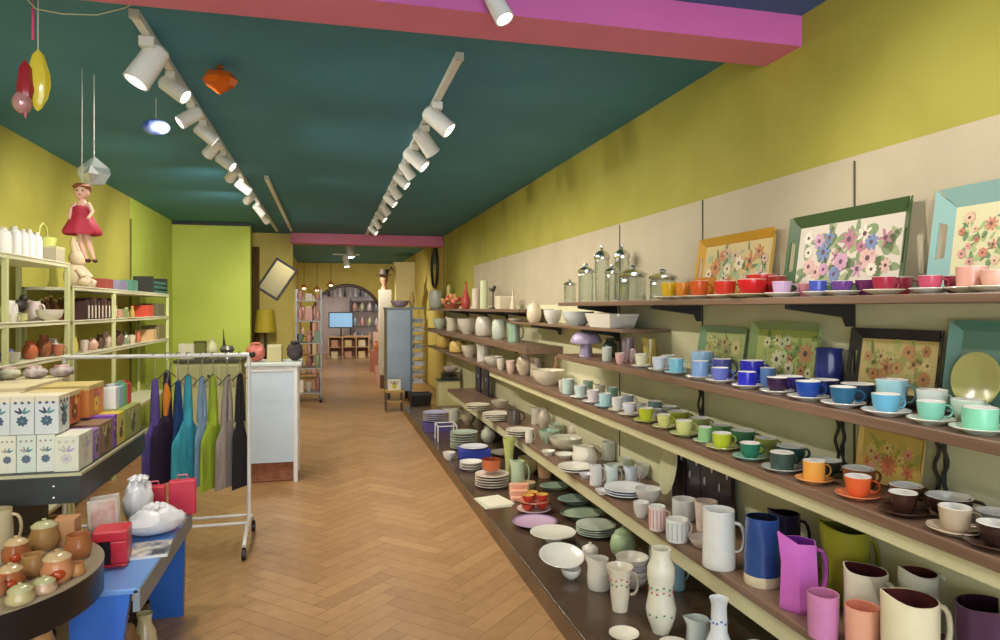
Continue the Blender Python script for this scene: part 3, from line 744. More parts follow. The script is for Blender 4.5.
# ---------------------------------------------------------------- narrow dish shelf and far shelves
X5 = 1.72; Z5 = 1.375
def wp(px, X, wpx): return wpx * at_x(px, X)[2] / FPX
def put(px, X, z): return on_row(px, X, z)[0]
bowl(put(578, X5, Z5), wp(578, X5, 32), wp(578, X5, 14), (206, 214, 208), 'wide pale grey bowl on the narrow dish shelf')
b = thing('serving_dish', 'white rectangular roasting dish with flared sides, nearest on the dish shelf', 'dish', put(611, 1.755, Z5), PI / 2)
w_ = wp(607, 1.76, 46); hh = wp(607, 1.76, 22)
mb = MB(); 
def flared(mb, w, d, h, k=.8, t=.008):
    A = [(-w / 2 * k, -d / 2 * k, 0), (w / 2 * k, -d / 2 * k, 0), (w / 2 * k, d / 2 * k, 0), (-w / 2 * k, d / 2 * k, 0)]
    B = [(-w / 2, -d / 2, h), (w / 2, -d / 2, h), (w / 2, d / 2, h), (-w / 2, d / 2, h)]
    I = [(x * (1 - 2 * t / w), y * (1 - 2 * t / d), h) for x, y, _ in B]; J = [(x * .94, y * .94, t) for x, y, _ in A]
    mb.add(A + B + I + J, [(3, 2, 1, 0)] + [(i, (i + 1) % 4, 4 + (i + 1) % 4, 4 + i) for i in range(4)] + [(4 + i, 4 + (i + 1) % 4, 8 + (i + 1) % 4, 8 + i) for i in range(4)] + [(8 + i, 8 + (i + 1) % 4, 12 + (i + 1) % 4, 12 + i) for i in range(4)] + [(12, 13, 14, 15)])
    return mb
flared(MB(), .42, .2, .09).build('body', glaze((232, 226, 212)), b, bevel=.004)
for s in (-1, 1): MB().tube([(s * .2, -.05, .078), (s * .24, -.045, .082), (s * .24, .045, .082), (s * .2, .05, .078)], .008, 6).build('handle', glaze((232, 226, 212)), b, smooth=50)
bowl(put(553, X5, Z5), wp(553, X5, 19), wp(549, X5, 14), (230, 226, 212), 'white deep bowl between the cream pot and the grey bowl')
vase(put(534, X5, Z5), wp(534, X5, 15), wp(528, X5, 16), (222, 206, 178), 'squat cream pot at the far end of the dish shelf', [(.6, 0), (.9, .2), (1, .5), (.9, .85), (.7, 1)], lid=(222, 206, 178))
plate(put(516, X5, Z5), wp(516, X5, 16), (232, 226, 214), 'small white plate at the far end of the dish shelf')
# dish stack under the narrow shelf
Z7 = 1.49
vase(put(436, 1.75, Z7), wp(436, 1.75, 15), wp(436, 1.75, 18), (214, 214, 196), 'pale celadon pot, farthest on the far top shelf', [(.7, 0), (.95, .1), (1, .6), (.9, 1)])
o = thing('flower_arrangement', 'red and pink flowers in a basket on the far top shelf', 'flowers', put(452, 1.74, Z7))
MB().lathe([(0, 0), (.09, 0), (.13, .07), (.12, .07), (.08, .01), (0, .01)], 14).build('basket', mat((176, 96, 66), .7), o, smooth=40)
fm = MB(); rr = random.Random(2)
for i in range(26):
    a, q = rr.uniform(0, 6.28), rr.uniform(0, .14)
    fm.sphere((q * math.cos(a), q * math.sin(a), .1 + rr.uniform(0, .1) - q * .3), rr.uniform(.025, .04), 7, 5, i % 3)
fm.build('blossoms', [mat((206, 70, 60), .6), mat((226, 140, 120), .6), mat((206, 170, 90), .6)], o, smooth=60)
vase(put(449, 1.86, Z7), wp(449, 1.86, 8), wp(449, 1.86, 24), (206, 192, 120), 'slim pale gold figurine behind the red flowers', [(.8, 0), (.9, .1), (.4, .3), (.9, .5), (.5, .7), (.7, .85), (.3, 1)])
vase(put(466, 1.74, Z7), wp(466, 1.74, 9), wp(466, 1.74, 27), (190, 70, 66), 'slender red bottle vase on the far top shelf', [(.8, 0), (1, .1), (1, .35), (.4, .6), (.22, .8), (.2, 1)])
for k, (px, h, c, l) in enumerate(((476, 20, (222, 206, 186), 'short ivory candle on the far top shelf'), (484, 28, (210, 214, 170), 'tall pale green candle on the far top shelf'))):
    o = thing('candle', l, 'candle', put(px, 1.75, Z7)); w = wp(px, 1.75, 8)
    MB().lathe([(0, 0), (w / 2, 0), (w / 2, wp(px, 1.75, h)), (w / 2.3, wp(px, 1.75, h) + .004), (0, wp(px, 1.75, h) - .006)], 14).build('wax', mat(c, .5), o, smooth=40)
    MB().tube([(0, 0, wp(px, 1.75, h) - .008), (.003, 0, wp(px, 1.75, h) + .02)], .002, 5).build('wick', m_dark, o)
o = thing('weather_vane', 'dark metal bird ornament on a stem, far top shelf', 'ornament', put(493, 1.76, Z7))
MB().lathe([(0, 0), (.05, 0), (.045, .012), (.008, .02), (.007, .2), (0, .2)], 12).build('stand', m_dark, o, smooth=40)
MB().sphere((0, 0, .21), .035, 10, 7, 0, (.6, 2.2, .7)).sphere((0, -.075, .235), .02, 8, 6).prism([(.05, .2), (.16, .24), (.16, .2)], -.004, .004, axis='x').build('bird', m_dark, o, smooth=50)
box_thing(put(505, 1.76, Z7), (.16, .20, .13), (214, 202, 172), 'pale cream gift box at the near end of the far top shelf', lidded=(222, 212, 184))
vase(put(513, 1.7, Z7), wp(513, 1.7, 7), wp(513, 1.7, 20), (206, 190, 160), 'slim cream cone ornament at the near end of the far top shelf', [(1, 0), (.9, .1), (.4, .6), (.1, 1)])
# far middle shelf
far_items = [(440, 15, 10, 'bowl', (206, 214, 190), 'pale green bowl, farthest on the far middle shelf'), (452, 14, 13, 'jug', (212, 200, 176), 'cream jug with a red motif, far middle shelf'),
             (468, 22, 15, 'bowl', (222, 214, 196), 'deep white bowl on the far middle shelf'), (484, 18, 20, 'vase', (226, 218, 200), 'ivory round vase on the far middle shelf'),
             (499, 15, 20, 'vase', (206, 214, 196), 'celadon cylinder vase on the far middle shelf'), (514, 16, 18, 'jug', (150, 176, 150), 'sage green jug at the near end of the far middle shelf')]
def mixed(items, X, z):
    for px, w, h, kind, col, l in items:
        p = put(px, X, z); w, h = wp(px, X, w), wp(px, X, h)
        if kind == 'bowl': bowl(p, w, h, col, l, n=18)
        elif kind == 'jug': jug(p, w * .8, h, col, l, n=16)
        elif kind == 'vase': vase(p, w, h, col, l, [(.7, 0), (.95, .12), (1, .5), (.9, .85), (.7, 1)], n=18)
        elif kind == 'plate': plate(p, w, col, l, h)
        elif kind == 'tea': cup(p, w * .8, h, col, l, n=16)
mixed(far_items, 1.74, 1.17)
mixed([(444, 16, 14, 'vase', (214, 176, 90), 'ochre yellow pot, farthest on the far lower shelf'), (458, 18, 12, 'vase', (226, 190, 110), 'golden round pot on the far lower shelf'),
       (470, 18, 12, 'bowl', (226, 214, 190), 'cream bowl on the far lower shelf'), (483, 16, 18, 'jug', (228, 218, 200), 'white jug on the far lower shelf'),
       (494, 22, 9, 'bowl', (230, 222, 206), 'low white bowl on the far lower shelf')], 1.74, .88)
# ================================================================ LOW SHELF (z = Z4) AND PLINTH (z = ZP)
def lo(px, py): x, y, t = at_z(px, py, Z4); return (x, y, Z4), t
def pl(px, py): x, y, t = at_z(px, py, ZP); return (x, y, ZP), t
def item(f, px, py, w, h, kind, col, l, **k):
    p, t = f(px, py); w, h = w * t / FPX, h * t / FPX
    if kind == 'jug': return jug(p, w, h, col, l, **k)
    if kind == 'bowl': return bowl(p, w, h, col, l, **k)
    if kind == 'vase': return vase(p, w, h, col, l, **k)
    if kind == 'cup': return cup(p, w, h, col, l, **k)
    if kind == 'plate': return plate(p, w, col, l, h, **k)
    if kind == 'stack': return stack_plates(p, w, col, h if False else k.pop('k'), l, **k)
L_ = 'low shelf'
# far end: stacked pale dishes
stack_plates(lo(478, 410)[0], .26, (226, 214, 184), 3, 'cream plate in the farthest pile of the low shelf', .02)
stack_plates(lo(497, 420)[0], .28, (224, 214, 192), 4, 'ivory plate in the second pile of the low shelf', .016)
stack_plates(lo(520, 436)[0], .24, (222, 212, 190), 3, 'cream plate in the third pile of the low shelf', .018)
item(lo, 514, 424, 14, 14, 'jug', (96, 86, 76), 'small dark grey jug behind the cream plate piles, low shelf')
item(lo, 544, 428, 14, 20, 'vase', (214, 200, 176), 'oatmeal bud vase against the wall, low shelf')
item(lo, 549, 443, 21, 13, 'bowl', (170, 188, 160), 'sage green bowl after the plate piles, low shelf', inner=(150, 176, 150))
item(lo, 529, 443, 8, 14, 'cup', (230, 224, 204), 'cream mug beside the sage green bowl, low shelf', style='straight')
item(lo, 566, 449, 34, 12, 'bowl', (216, 212, 186), 'wide shallow oatmeal bowl, low shelf')
item(lo, 592, 454, 14, 8, 'bowl', (196, 184, 140), 'small khaki bowl behind the oatmeal bowl, low shelf')
item(lo, 565, 458, 20, 4, 'plate', (230, 226, 208), 'small white plate before the oatmeal bowl, low shelf')
item(lo, 585, 464, 22, 18, 'jug', (232, 226, 206), 'round cream teapot jug in the middle of the low shelf', belly=1.25, spout=.2)
stack_plates(lo(576, 471)[0], .24, (230, 224, 208), 2, 'white plate of the pile before the cream teapot jug', .014)
item(lo, 609, 460, 14, 18, 'cup', (204, 206, 186), 'tall pale grey mug standing behind the others, low shelf', style='straight', cat='mug', name='mug')
item(lo, 615, 473, 17, 9, 'bowl', (212, 214, 196), 'small grey white bowl below the tall grey mug')
item(lo, 596, 485, 13, 20, 'jug', (226, 224, 220), 'white milk jug with green flowers, first of the milk jugs')
item(lo, 612, 486, 13, 20, 'jug', (206, 220, 214), 'mint white milk jug, second of the milk jugs')
item(lo, 631, 486, 13, 19, 'jug', (212, 216, 226), 'bluish white milk jug, third of the milk jugs')
item(lo, 586, 478, 14, 4, 'plate', (224, 218, 226), 'little lilac white dish before the milk jugs')
stack_plates(lo(626, 495)[0], .25, [(226, 226, 222), (206, 206, 222)], 3, 'white plate with a blue band, pile behind the striped mugs', .014)
item(lo, 648, 503, 26, 15, 'bowl', (228, 226, 216), 'white bowl on a foot beside the banded plates', inner=(222, 220, 210))
item(lo, 657, 530, 17, 24, 'cup', (226, 206, 200), 'mug with pink brush stripes at the shelf edge', style='straight', stripes=(196, 110, 104), cat='mug', name='mug')
item(lo, 684, 519, 24, 20, 'cup', (216, 218, 214), 'white mug with its handle out, behind the striped mugs', style='straight', cat='mug', name='mug')
item(lo, 677, 541, 22, 22, 'cup', (222, 222, 218), 'white mug with grey stripes at the shelf edge', style='straight', stripes=(176, 178, 180), cat='mug', name='mug')
item(lo, 702, 547, 26, 10, 'bowl', (230, 214, 202), 'pale pink wavy edged bowl beside the white jug', wob=lambda a, z: 1 + .06 * math.sin(6 * a))
vase(lo(706, 530)[0], .11, .14, (228, 206, 190), 'blush coloured beaker behind the wavy bowl', [(.8, 0), (.9, .5), (1, 1)])
# pale oval platter standing against the wall
p, t_ = lo(664, 498)
plate((1.865, p[1], Z4 + .165), .30, (212, 208, 164), 'pale straw oval platter standing upright against the wall', .015, sy=.62).rotation_euler = (0, -PI / 2 + math.radians(10), 0)
# dark stacked trays against the wall
for k in range(4):
    y0 = at_x(680 + k * 15, 1.9)[1]
    o = thing('wine_rack_panel', f'{["farthest", "second", "third", "nearest"][k]} dark upright glazed panel against the wall under the green cups', 'panel', (1.90, y0, Z4), 0)
    MB().bx((-.012, -.072, 0), (.012, .072, .31)).build('board', noisy((46, 34, 46), (30, 24, 30), 12, .25), o, bevel=.003)
    MB().sphere((-.014, -.04, .25), .012, 8, 6, 0, (.5, .6, 2.2)).sphere((-.014, .03, .17), .01, 8, 6, 0, (.5, .6, 2.2)).build('pale_stud', glaze((210, 206, 214)), o, smooth=60)  # small pale glazed beads raised on the dark board
# the big jugs
item(lo, 719, 566, 33, 57, 'jug', (222, 222, 214), 'tall white straight jug with a round handle', rz=-.75, top=.9, spout=.05, spout_up=.01, hout=.28, hz=(.3, .8))
item(lo, 762, 583, 35, 66, 'jug', (40, 78, 142), 'tall royal blue jug with a cream foot band', top=.92, band=(226, 212, 178), inner=(24, 26, 40), spout=.1, hout=.26, hcol=(26, 28, 44), spout_up=.03, rz=.5)
item(lo, 785, 563, 30, 50, 'jug', (36, 34, 66), 'navy jug standing behind the pink jug', top=.95, inner=(24, 22, 44), spout=.1)
item(lo, 799, 607, 42, 66, 'jug', (206, 108, 196), 'tall angular orchid pink jug with a steep lip', top=.84, inner=(104, 44, 128), spout=.14, spout_up=.17, hz=(.22, .86), hout=.26, sq=True, rz=-.1)
item(lo, 823, 637, 30, 44, 'cup', (206, 132, 178), 'small pink beaker in front of the orchid jug', style='straight', inner=(196, 120, 160), handle=False, cat='beaker', name='beaker')
item(lo, 846, 600, 44, 72, 'jug', (150, 146, 40), 'tall olive green jug behind the cream jugs', top=.98, inner=(96, 100, 34), spout=.12, spout_up=.1, hout=.2, rz=-.4)
item(lo, 866, 628, 40, 58, 'jug', (226, 218, 196), 'cream jug with a brown inside, left of two', rz=-1.25, top=1.0, inner=(74, 34, 34), spout=.08, spout_up=.03, hout=.25, hz=(.35, .9))
item(lo, 918, 634, 36, 62, 'jug', (214, 212, 190), 'greyish cream jug with a large round handle, behind', rz=-.2, top=1.0, inner=(82, 40, 34), spout=.05, hout=.36, hz=(.3, .95))
item(lo, 862, 650, 32, 44, 'cup', (234, 170, 142), 'salmon pink beaker in front of the cream jug', style='straight', inner=(222, 140, 112), handle=False, cat='beaker', name='beaker')
item(lo, 910, 672, 52, 74, 'jug', (232, 220, 184), 'big pale yellow jug with a brown inside, at the front', top=1.0, inner=(84, 40, 38), spout=.04, hout=.24, hz=(.3, .92))
item(lo, 990, 672, 60, 66, 'jug', (92, 58, 88), 'wide plum purple jug at the near end', top=1.0, inner=(52, 28, 44), spout=.06, hout=.2, rz=1.2)
# ---------------------------------------------------------------- plinth, far to near
box_thing(pl(436, 430)[0], (.30, .26, .10), (88, 72, 132), 'purple gift box under the lavender plates')
p = pl(436, 430)[0]
stack_plates((p[0], p[1], ZP + .103), .30, (186, 180, 208), 5, 'lavender plate stacked on the purple box', .022)
t = thing('wire_plate_stand', 'white wire stand behind the green plates', 'stand', pl(446, 440)[0])
for s in (-1, 1):
    MB().tube([(s * .1, -.1, .004), (s * .1, -.09, .16), (s * .1, .1, .17), (s * .1, .1, .004)], .006, 6).build('wire_side', m_whitemetal, t, smooth=50)
MB().tube([(-.1, .1, .17), (.1, .1, .17)], .006, 6).tube([(-.1, -.09, .16), (.1, -.09, .16)], .006, 6).build('wire_bar', m_whitemetal, t, smooth=50)
p, _ = pl(464, 448)
stack_plates(p, .28, [(176, 190, 168), (214, 216, 200)], 7, 'pale green plate piled by the low blue box', .024)
p, _ = pl(474, 459)
box_thing(p, (.27, .20, .10), (52, 66, 168), 'low blue box with a white plate on its lid', lidded=(58, 74, 180))
plate((p[0], p[1], ZP + .102), .26, (222, 222, 226), 'white plate lying on the low blue box', .016)
p, _ = pl(505, 455)
plate(p, .28, (176, 166, 148), 'shallow grey brown dish beside the blue box', .03)
p, _ = pl(471, 470)
stack_plates(p, .20, (232, 226, 212), 3, 'small white dish before the blue box', .024, deep=.026, cat='dish', name='dish')
p, _ = pl(492, 486)
stack_plates(p, .27, (222, 206, 186), 5, 'pinkish cream plate under the orange tub', .02)
vase((p[0], p[1] + .03, ZP + .1205), .15, .085, (206, 112, 70), 'orange glazed tub standing on the pinkish cream plates', [(.8, 0), (.95, .1), (1, 1)], inner=(150, 70, 46))
item(pl, 509, 480, 13, 42, 'vase', (196, 200, 120), 'tall lime vase beside the orange tub', prof=[(.6, 0), (.65, .05), (.55, .4), (.8, .8), (1, 1)])
item(pl, 518, 487, 15, 26, 'jug', (190, 206, 170), 'pale green jug beside the lime vase')
item(pl, 529, 473, 22, 16, 'bowl', (196, 182, 120), 'straw coloured bowl behind the paper fan')
t = thing('paper_sheet', 'pale green striped paper sheets lying by the plinth edge', 'paper', pl(493, 503)[0], .1)
for i in range(3): MB().box((.01 * i, .012 * i, .0015 + .003 * i), (.2, .26, .0025), rz=.08 * i).build('sheet', mat(((206, 204, 170), (196, 200, 176), (222, 216, 190))[i], .6), t)
t = thing('fabric_runner', 'salmon pink fabric runner folded beside the red cups', 'cloth', pl(519, 501)[0], -.2)
mb = MB(); 
for i in range(5):
    x = i * .05; z = .02 + .05 * math.sin(i * .8) ** 2 + .012 * i
    mb.bx((-.06, x - .026, 0), (.06 + .01 * (i % 3), x + .026, z + .01))
mb.build('folded_cloth', noisy((226, 170, 140), (214, 150, 120), 5, .8), t, bevel=.008)
vase(pl(545, 477)[0], .15, .15, (226, 176, 128), 'apricot flared pot behind the red cups', [(.7, 0), (.75, .1), (.9, .7), (1, 1)])
p, _ = pl(534, 511)
plate(p, .235, (226, 200, 196), 'pink saucer plate holding the red ramekins', .02)
for i, (dx, dy) in enumerate(((-.052, -.02), (.05, -.02), (0, .06))):
    bowl((p[0] + dx, p[1] + dy, ZP + .0165), .088, .046, (206, 70, 48), f'red ramekin on the pink plate, {["farther", "nearer", "rear"][i]} one', inner=(176, 44, 34))
plate((p[0], p[1], ZP + .0635), .215, (214, 130, 108), 'coral plate laid across the three red ramekins', .012)
for i, (dx, dy) in enumerate(((-.05, -.02), (.05, -.025), (.0, .055))):
    bowl((p[0] + dx, p[1] + dy, ZP + .0745), .084, .046, (198, 66, 44), f'red ramekin on the coral plate, {["farther", "nearer", "rear"][i]} one', inner=(226, 180, 90))
item(pl, 535, 525, 45, 4, 'plate', (206, 176, 200), 'lilac plate with a violet rim at the plinth edge', band=(150, 120, 160))
item(pl, 556, 489, 34, 4, 'plate', (172, 190, 160), 'sage oval plate behind the red ramekins, farthest', sy=.7)
item(pl, 577, 503, 40, 5, 'plate', (160, 184, 164), 'sea green oval plate, second behind the ramekins', sy=.7)
item(pl, 584, 518, 48, 6, 'plate', (176, 192, 160), 'large celadon oval platter with a dark edge', sy=.75, band=(70, 84, 66))
stack_plates(pl(596, 534)[0], .25, [(190, 204, 176), (206, 212, 190)], 4, 'celadon plate of the pile beside the white cake plate', .014)
p, t_ = pl(553, 544)
bowl(p, .12, .05, (214, 206, 192), 'small stone bowl carrying the white cake plate')
plate((p[0], p[1], ZP + .0515), 46 * t_ / FPX, (230, 226, 208), 'white cake plate resting on a small stone bowl', .02)
vase(pl(623, 556)[0], .15, .13, (176, 196, 150), 'round pale green lidded pot at the fascia', [(.6, 0), (.9, .2), (1, .5), (.85, .85), (.6, 1)], lid=(176, 196, 150), name='lidded_pot', cat='pot')
vase(pl(590, 560)[0], .09, .06, (230, 222, 206), 'small cream sugar pot with a knobbed lid', [(.6, 0), (.95, .4), (1, .8), (.95, 1)], lid=(230, 222, 206), name='sugar_pot', cat='pot')
p, t_ = pl(571, 578)
cup(p, .105, .05, (226, 222, 214), 'small white cup turned over before the tilted plate', style='bowl', handle=False, cat='bowl', name='bowl')
t = thing('dish', 'white plate propped tilted on the small overturned cup', 'plate', (p[0] - .035, p[1] + .05, ZP + .078), 0, rx=.22)
MB().lathe([(0, 0), (.07, 0), (.105, .022), (.12, .03), (.117, .034), (.1, .027), (.065, .006), (0, .006)], 28, sy=1.0).build('body', glaze((232, 228, 216)), t, smooth=40)
item(pl, 599, 588, 22, 30, 'jug', (226, 218, 202), 'small cream pitcher with a painted sprig', belly=1.15)
item(pl, 606, 612, 1, 1, 'cup', (226, 218, 202), 'x') if False else None
p, t_ = pl(620, 610)
vase(p, 27 * t_ / FPX, 44 * t_ / FPX, (230, 220, 196), 'cream flared pitcher with red flowers, front row of the plinth', [(.55, 0), (.58, .05), (.72, .4), (.7, .6), (.85, .85), (1, 1)], handle=True, name='pitcher', cat='pitcher', decor=[(.75, 0), (.62, 1)])
for i in range(4):
    p, t_ = pl(632, 586)
    bowl((p[0], p[1], ZP + i * .030), .165, .06, [(214, 206, 200), (226, 220, 204), (206, 198, 206), (222, 214, 198)][i], f'{ORD[3 - i]} in the pile of pale bowls behind the flared pitcher', group='pile of pale bowls')
p, t_ = pl(661, 632)
vase(p, 30 * t_ / FPX, 84 * t_ / FPX, (226, 222, 200), 'tall double-bellied vase with a band of red flowers', [(.55, 0), (.62, .03), (.95, .2), (1, .3), (.8, .48), (.78, .52), (.92, .66), (.9, .78), (.62, .9), (.66, 1)], decor=[(.5, 0), (.56, 1), (.25, 1)], name='vase')
item(pl, 676, 588, 18, 40, 'jug', (150, 188, 204), 'light blue jug behind the tall flowered vase', rz=-.2)
item(pl, 662, 571, 26, 32, 'vase', (176, 196, 170), 'sage green pot behind the tall flowered vase', prof=[(.8, 0), (1, .2), (1, .8), (.9, .85), (1.02, .9), (1, 1)])
p, t_ = pl(719, 672)
vase(p, 30 * t_ / FPX, 74 * t_ / FPX, (222, 224, 222), 'white bottle vase with blue painted flowers at the near end', [(.8, 0), (1, .1), (.95, .35), (.55, .55), (.5, .9), (.62, 1)], decor=[(.2, 2), (.7, 2), (.4, 1)])
p, t_ = pl(757, 684)
vase(p, 26 * t_ / FPX, 40 * t_ / FPX, (206, 212, 190), 'pale green patterned pitcher, nearest on the plinth', [(.6, 0), (.95, .3), (1, .5), (.7, .85), (.8, 1)], handle=True, name='pitcher', cat='pitcher', decor=[(.5, 1), (.3, 1)])
item(pl, 624, 638, 30, 5, 'plate', (230, 222, 200), 'small cream plate at the bottom edge of the picture')
item(pl, 674, 648, 30, 4, 'plate', (214, 206, 190), 'beige plate near the tall flowered vase, at the front')
# ================================================================ LEFT SIDE
# ---- gift box table
TZ = .85; TX = -.95; TY0, TY1 = 3.05, 4.06
t = thing('display_table', 'dark display table with a pale edge strip, stacked with gift boxes', 'table', (-1.5, 3.5, 0))
MB().bx((-.6, TY0 - 3.5, TZ - .02), (TX + 1.5, TY1 - 3.5, TZ)).build('table_top', mat((60, 60, 54), .4), t, bevel=.003)
MB().bx((-.6, TY0 - 3.497, TZ - .12), (TX + 1.497, TY1 - 3.503, TZ - .02)).build('apron', noisy((52, 58, 58), (38, 40, 42), 3, .4), t)
MB().bx((TX + 1.497, TY0 - 3.5, TZ - .012), (TX + 1.505, TY1 - 3.5, TZ)).bx((-.6, TY0 - 3.505, TZ - .012), (TX + 1.505, TY0 - 3.5, TZ)).build('edge_strip', mat((190, 186, 150), .4), t)
for x in (.455, ): 
    for z in (TZ - .05, TZ - .095): MB().sphere((x, TY0 - 3.498, z), .006, 8, 6).build('screw', m_chrome, t)
MB().bx((-.5, -.2, .0), (.15, .38, TZ - .12)).build('pedestal', mat((24, 22, 24), .5), t)
PAT = [(90, 100, 120), (80, 130, 140), (170, 150, 140)]
def gbox(x0, x1, y0, y1, z, h, col, label, lid=None, pat=PAT, seed=1):
    g = .002
    return box_thing(((x0 + x1) / 2, (y0 + y1) / 2, z + .0005), (abs(x1 - x0) - g, abs(y1 - y0) - g, h), col, label, 'gift_box', 'gift box', lidded=lid, decor=pat, seed=seed, bevel=.002)
fy = 3.09
xs = [at_y(p, fy)[0] for p in (-22, -2, 16, 36, 55)]
BW = (226, 222, 206)
for i in range(4):
    gbox(xs[i], xs[i + 1], fy, fy + .12, TZ, .148, [(222, 220, 204), (226, 222, 200), (214, 220, 206), (224, 224, 210)][i], f'white patterned gift box in the bottom front row, {["at the picture edge", "second from the edge", "third from the edge", "fourth from the edge"][i]}', seed=i)
xt = [at_y(p, fy + .005)[0] for p in (-14, 10, 34.5, 59)]
for i in range(3):
    gbox(xt[i], xt[i + 1], fy + .003, fy + .125, TZ + .1492, .15, (214, 216, 214), f'white mug box with a teal bird print, upper front row, {["at the picture edge", "middle one", "corner one"][i]}', lid=(226, 216, 190), pat=[(70, 90, 110), (80, 140, 140), (60, 60, 90)], seed=20 + i)
gbox(xs[4] + .002, -.962, fy - .02, fy + .15, TZ, .142, (222, 220, 200), 'big pale gift box on the near right corner of the table', pat=[(206, 200, 190), (180, 160, 190), (190, 190, 170)], seed=8)
MBs = [(3.27, 3.345, (150, 116, 176), 'lavender gift box after the corner box, table edge', .13), (3.35, 3.53, (136, 104, 74), 'brown printed gift box along the table edge', .14), (3.535, 3.60, (128, 72, 170), 'purple gift box along the table edge', .15),
       (3.605, 3.72, (206, 184, 50), 'yellow gift box along the table edge', .148), (3.73, 4.02, (150, 158, 84), 'long olive green gift box at the far end of the table edge', .15)]
for i, (a, b, c, l, h) in enumerate(MBs): gbox(-1.12, -.965, a, b, TZ, h, c, l, pat=[(90, 80, 60), (70, 60, 50), (190, 180, 130)], seed=30 + i)
gbox(-1.27, -1.125, 3.27, 3.5, TZ, .148, (206, 190, 150), 'tan gift box under the orange boxes'); gbox(-1.27, -1.125, 3.51, 4.02, TZ, .148, (196, 186, 140), 'long sand coloured gift box under the striped boxes')
gbox(-1.25, -1.07, 3.29, 3.44, TZ + .1495, .14, (206, 104, 50), 'burnt orange gift box on the upper layer', lid=(206, 186, 130), pat=[(110, 60, 30), (230, 170, 90), (150, 70, 40)], seed=41)
gbox(-1.25, -1.05, 3.48, 3.70, TZ + .1515, .145, (214, 132, 56), 'orange and yellow gift box on the upper layer, behind the burnt orange one', lid=(200, 178, 110), pat=[(226, 190, 60), (180, 90, 120), (190, 100, 50)], seed=42)
k = 0
for i, y in enumerate((3.23, 3.42, 3.62, 3.82)):
    for j, x in enumerate((-1.98, -1.75, -1.5)):
        c = [(214, 200, 164), (206, 190, 150), (222, 210, 180), (196, 176, 130)][(i + j) % 4]
        gbox(x, x + .22, y, y + .18, TZ, .30 if i else .285, c, f'tall beige carton behind the mug boxes, {["first", "second", "third", "fourth"][i]} row, {["wall side", "middle", "aisle side"][j]}', lid=(214, 200, 160), pat=[(180, 160, 120), (190, 120, 90), (120, 130, 110)], seed=60 + k); k += 1
for px, c, l, h in ((115, (222, 226, 224), 'white tin with blue stripes on the olive box', .125), (121, (150, 180, 206), 'pale blue tin on the olive box', .12), (128, (110, 176, 120), 'green tea tin on the olive box', .125), (135.5, (206, 50, 48), 'red tea tin on the olive box, farthest', .12)):
    x, y = -1.04, {115: 3.765, 121: 3.84, 128: 3.915, 135.5: 3.99}[px]
    o = thing('tea_tin', l, 'tin', (x, y, TZ + .1505), 0, 'tea tins on the olive box')
    MB().box((0, 0, h * .45), (.062, .055, h * .9)).build('body', mat(c, .35), o, bevel=.006); MB().lathe([(0, h * .9), (.022, h * .9), (.022, h), (0, h)], 12).build('cap', mat(tuple(int(q * .85) for q in c), .3), o, smooth=40)
# crumpled napkin packs and plush on the cartons
m_plush = noisy((196, 186, 176), (150, 140, 132), 20, .9, bump=.4)
for i, (px, py, s, c) in enumerate(((8, 377, .054, (190, 184, 150)), (35, 372, .054, (200, 186, 176)), (62, 368, .054, (186, 170, 160)))):
    y = 3.80 + .05 * i; x, _, t_ = at_y(px, y)
    o = thing('napkin_pack', f'crumpled pack of floral napkins on top of the cartons, {["nearest the wall", "middle", "nearest the aisle"][i]}', 'napkins', (x, y, TZ + .302 - .0), .3 * i)
    mb = MB(); q = random.Random(i)
    mb.sphere((0, 0, s * .55), s, 14, 10, 0, (1, .8, .55))
    for j, v in enumerate(mb.v): mb.v[j] = (v[0] * (1 + q.uniform(-.14, .14)), v[1] * (1 + q.uniform(-.14, .14)), v[2] * (1 + q.uniform(-.1, .1)) if v[2] > .02 else max(v[2], 0))
    mb.build('wrapper', noisy(c, tuple(int(k_ * .72) for k_ in c), 24, .5), o, smooth=60)
    MB().box((0, 0, s * 1.05), (s * 1.1, s * .9, s * .22)).build('folded_napkins', noisy((214, 196, 186), (150, 90, 90), 30, .7), o, bevel=.01)
x, y, t_ = at_y(-8, 3.72)
vase((x - .02, y - .02, TZ + .302), .11, .22, (70, 90, 190), 'tall blue patterned jar at the picture edge on the cartons', [(.8, 0), (1, .1), (1, .7), (.6, .85), (.65, 1)], lid=(150, 180, 214))
# ---- round black stand with flower pots
RX, RY, RZ = -1.20, 2.62, .60
t = thing('round_stand', 'round black tiered stand crowded with orange flower pots', 'stand', (RX, RY, 0))
MB().lathe([(0, RZ - .02), (.40, RZ - .02), (.435, RZ - .09), (.44, RZ - .09), (.44, RZ + .012), (.432, RZ + .012), (.428, RZ), (0, RZ)], 56).build('tray_top', mat((26, 22, 24), .32), t, smooth=40)
MB().lathe([(.432, RZ + .0125), (.441, RZ + .0125), (.441, RZ + .016), (.432, RZ + .016)], 56).build('rim', mat((150, 136, 112), .35), t, smooth=40)
MB().lathe([(0, .34), (.295, .34), (.295, .365), (0, .365)], 48).build('lower_shelf', mat((30, 26, 26), .4), t, smooth=40)
for a in (45, 117, 189, 261, 333):
    MB().lathe([(.014, 0), (.014, RZ - .02)], 10, c=(.29 * math.cos(math.radians(a)), .29 * math.sin(math.radians(a)), 0)).build('post', mat((70, 66, 64), .3, .6), t, smooth=40)
TERRA, TAN = (176, 104, 62), (178, 136, 84)
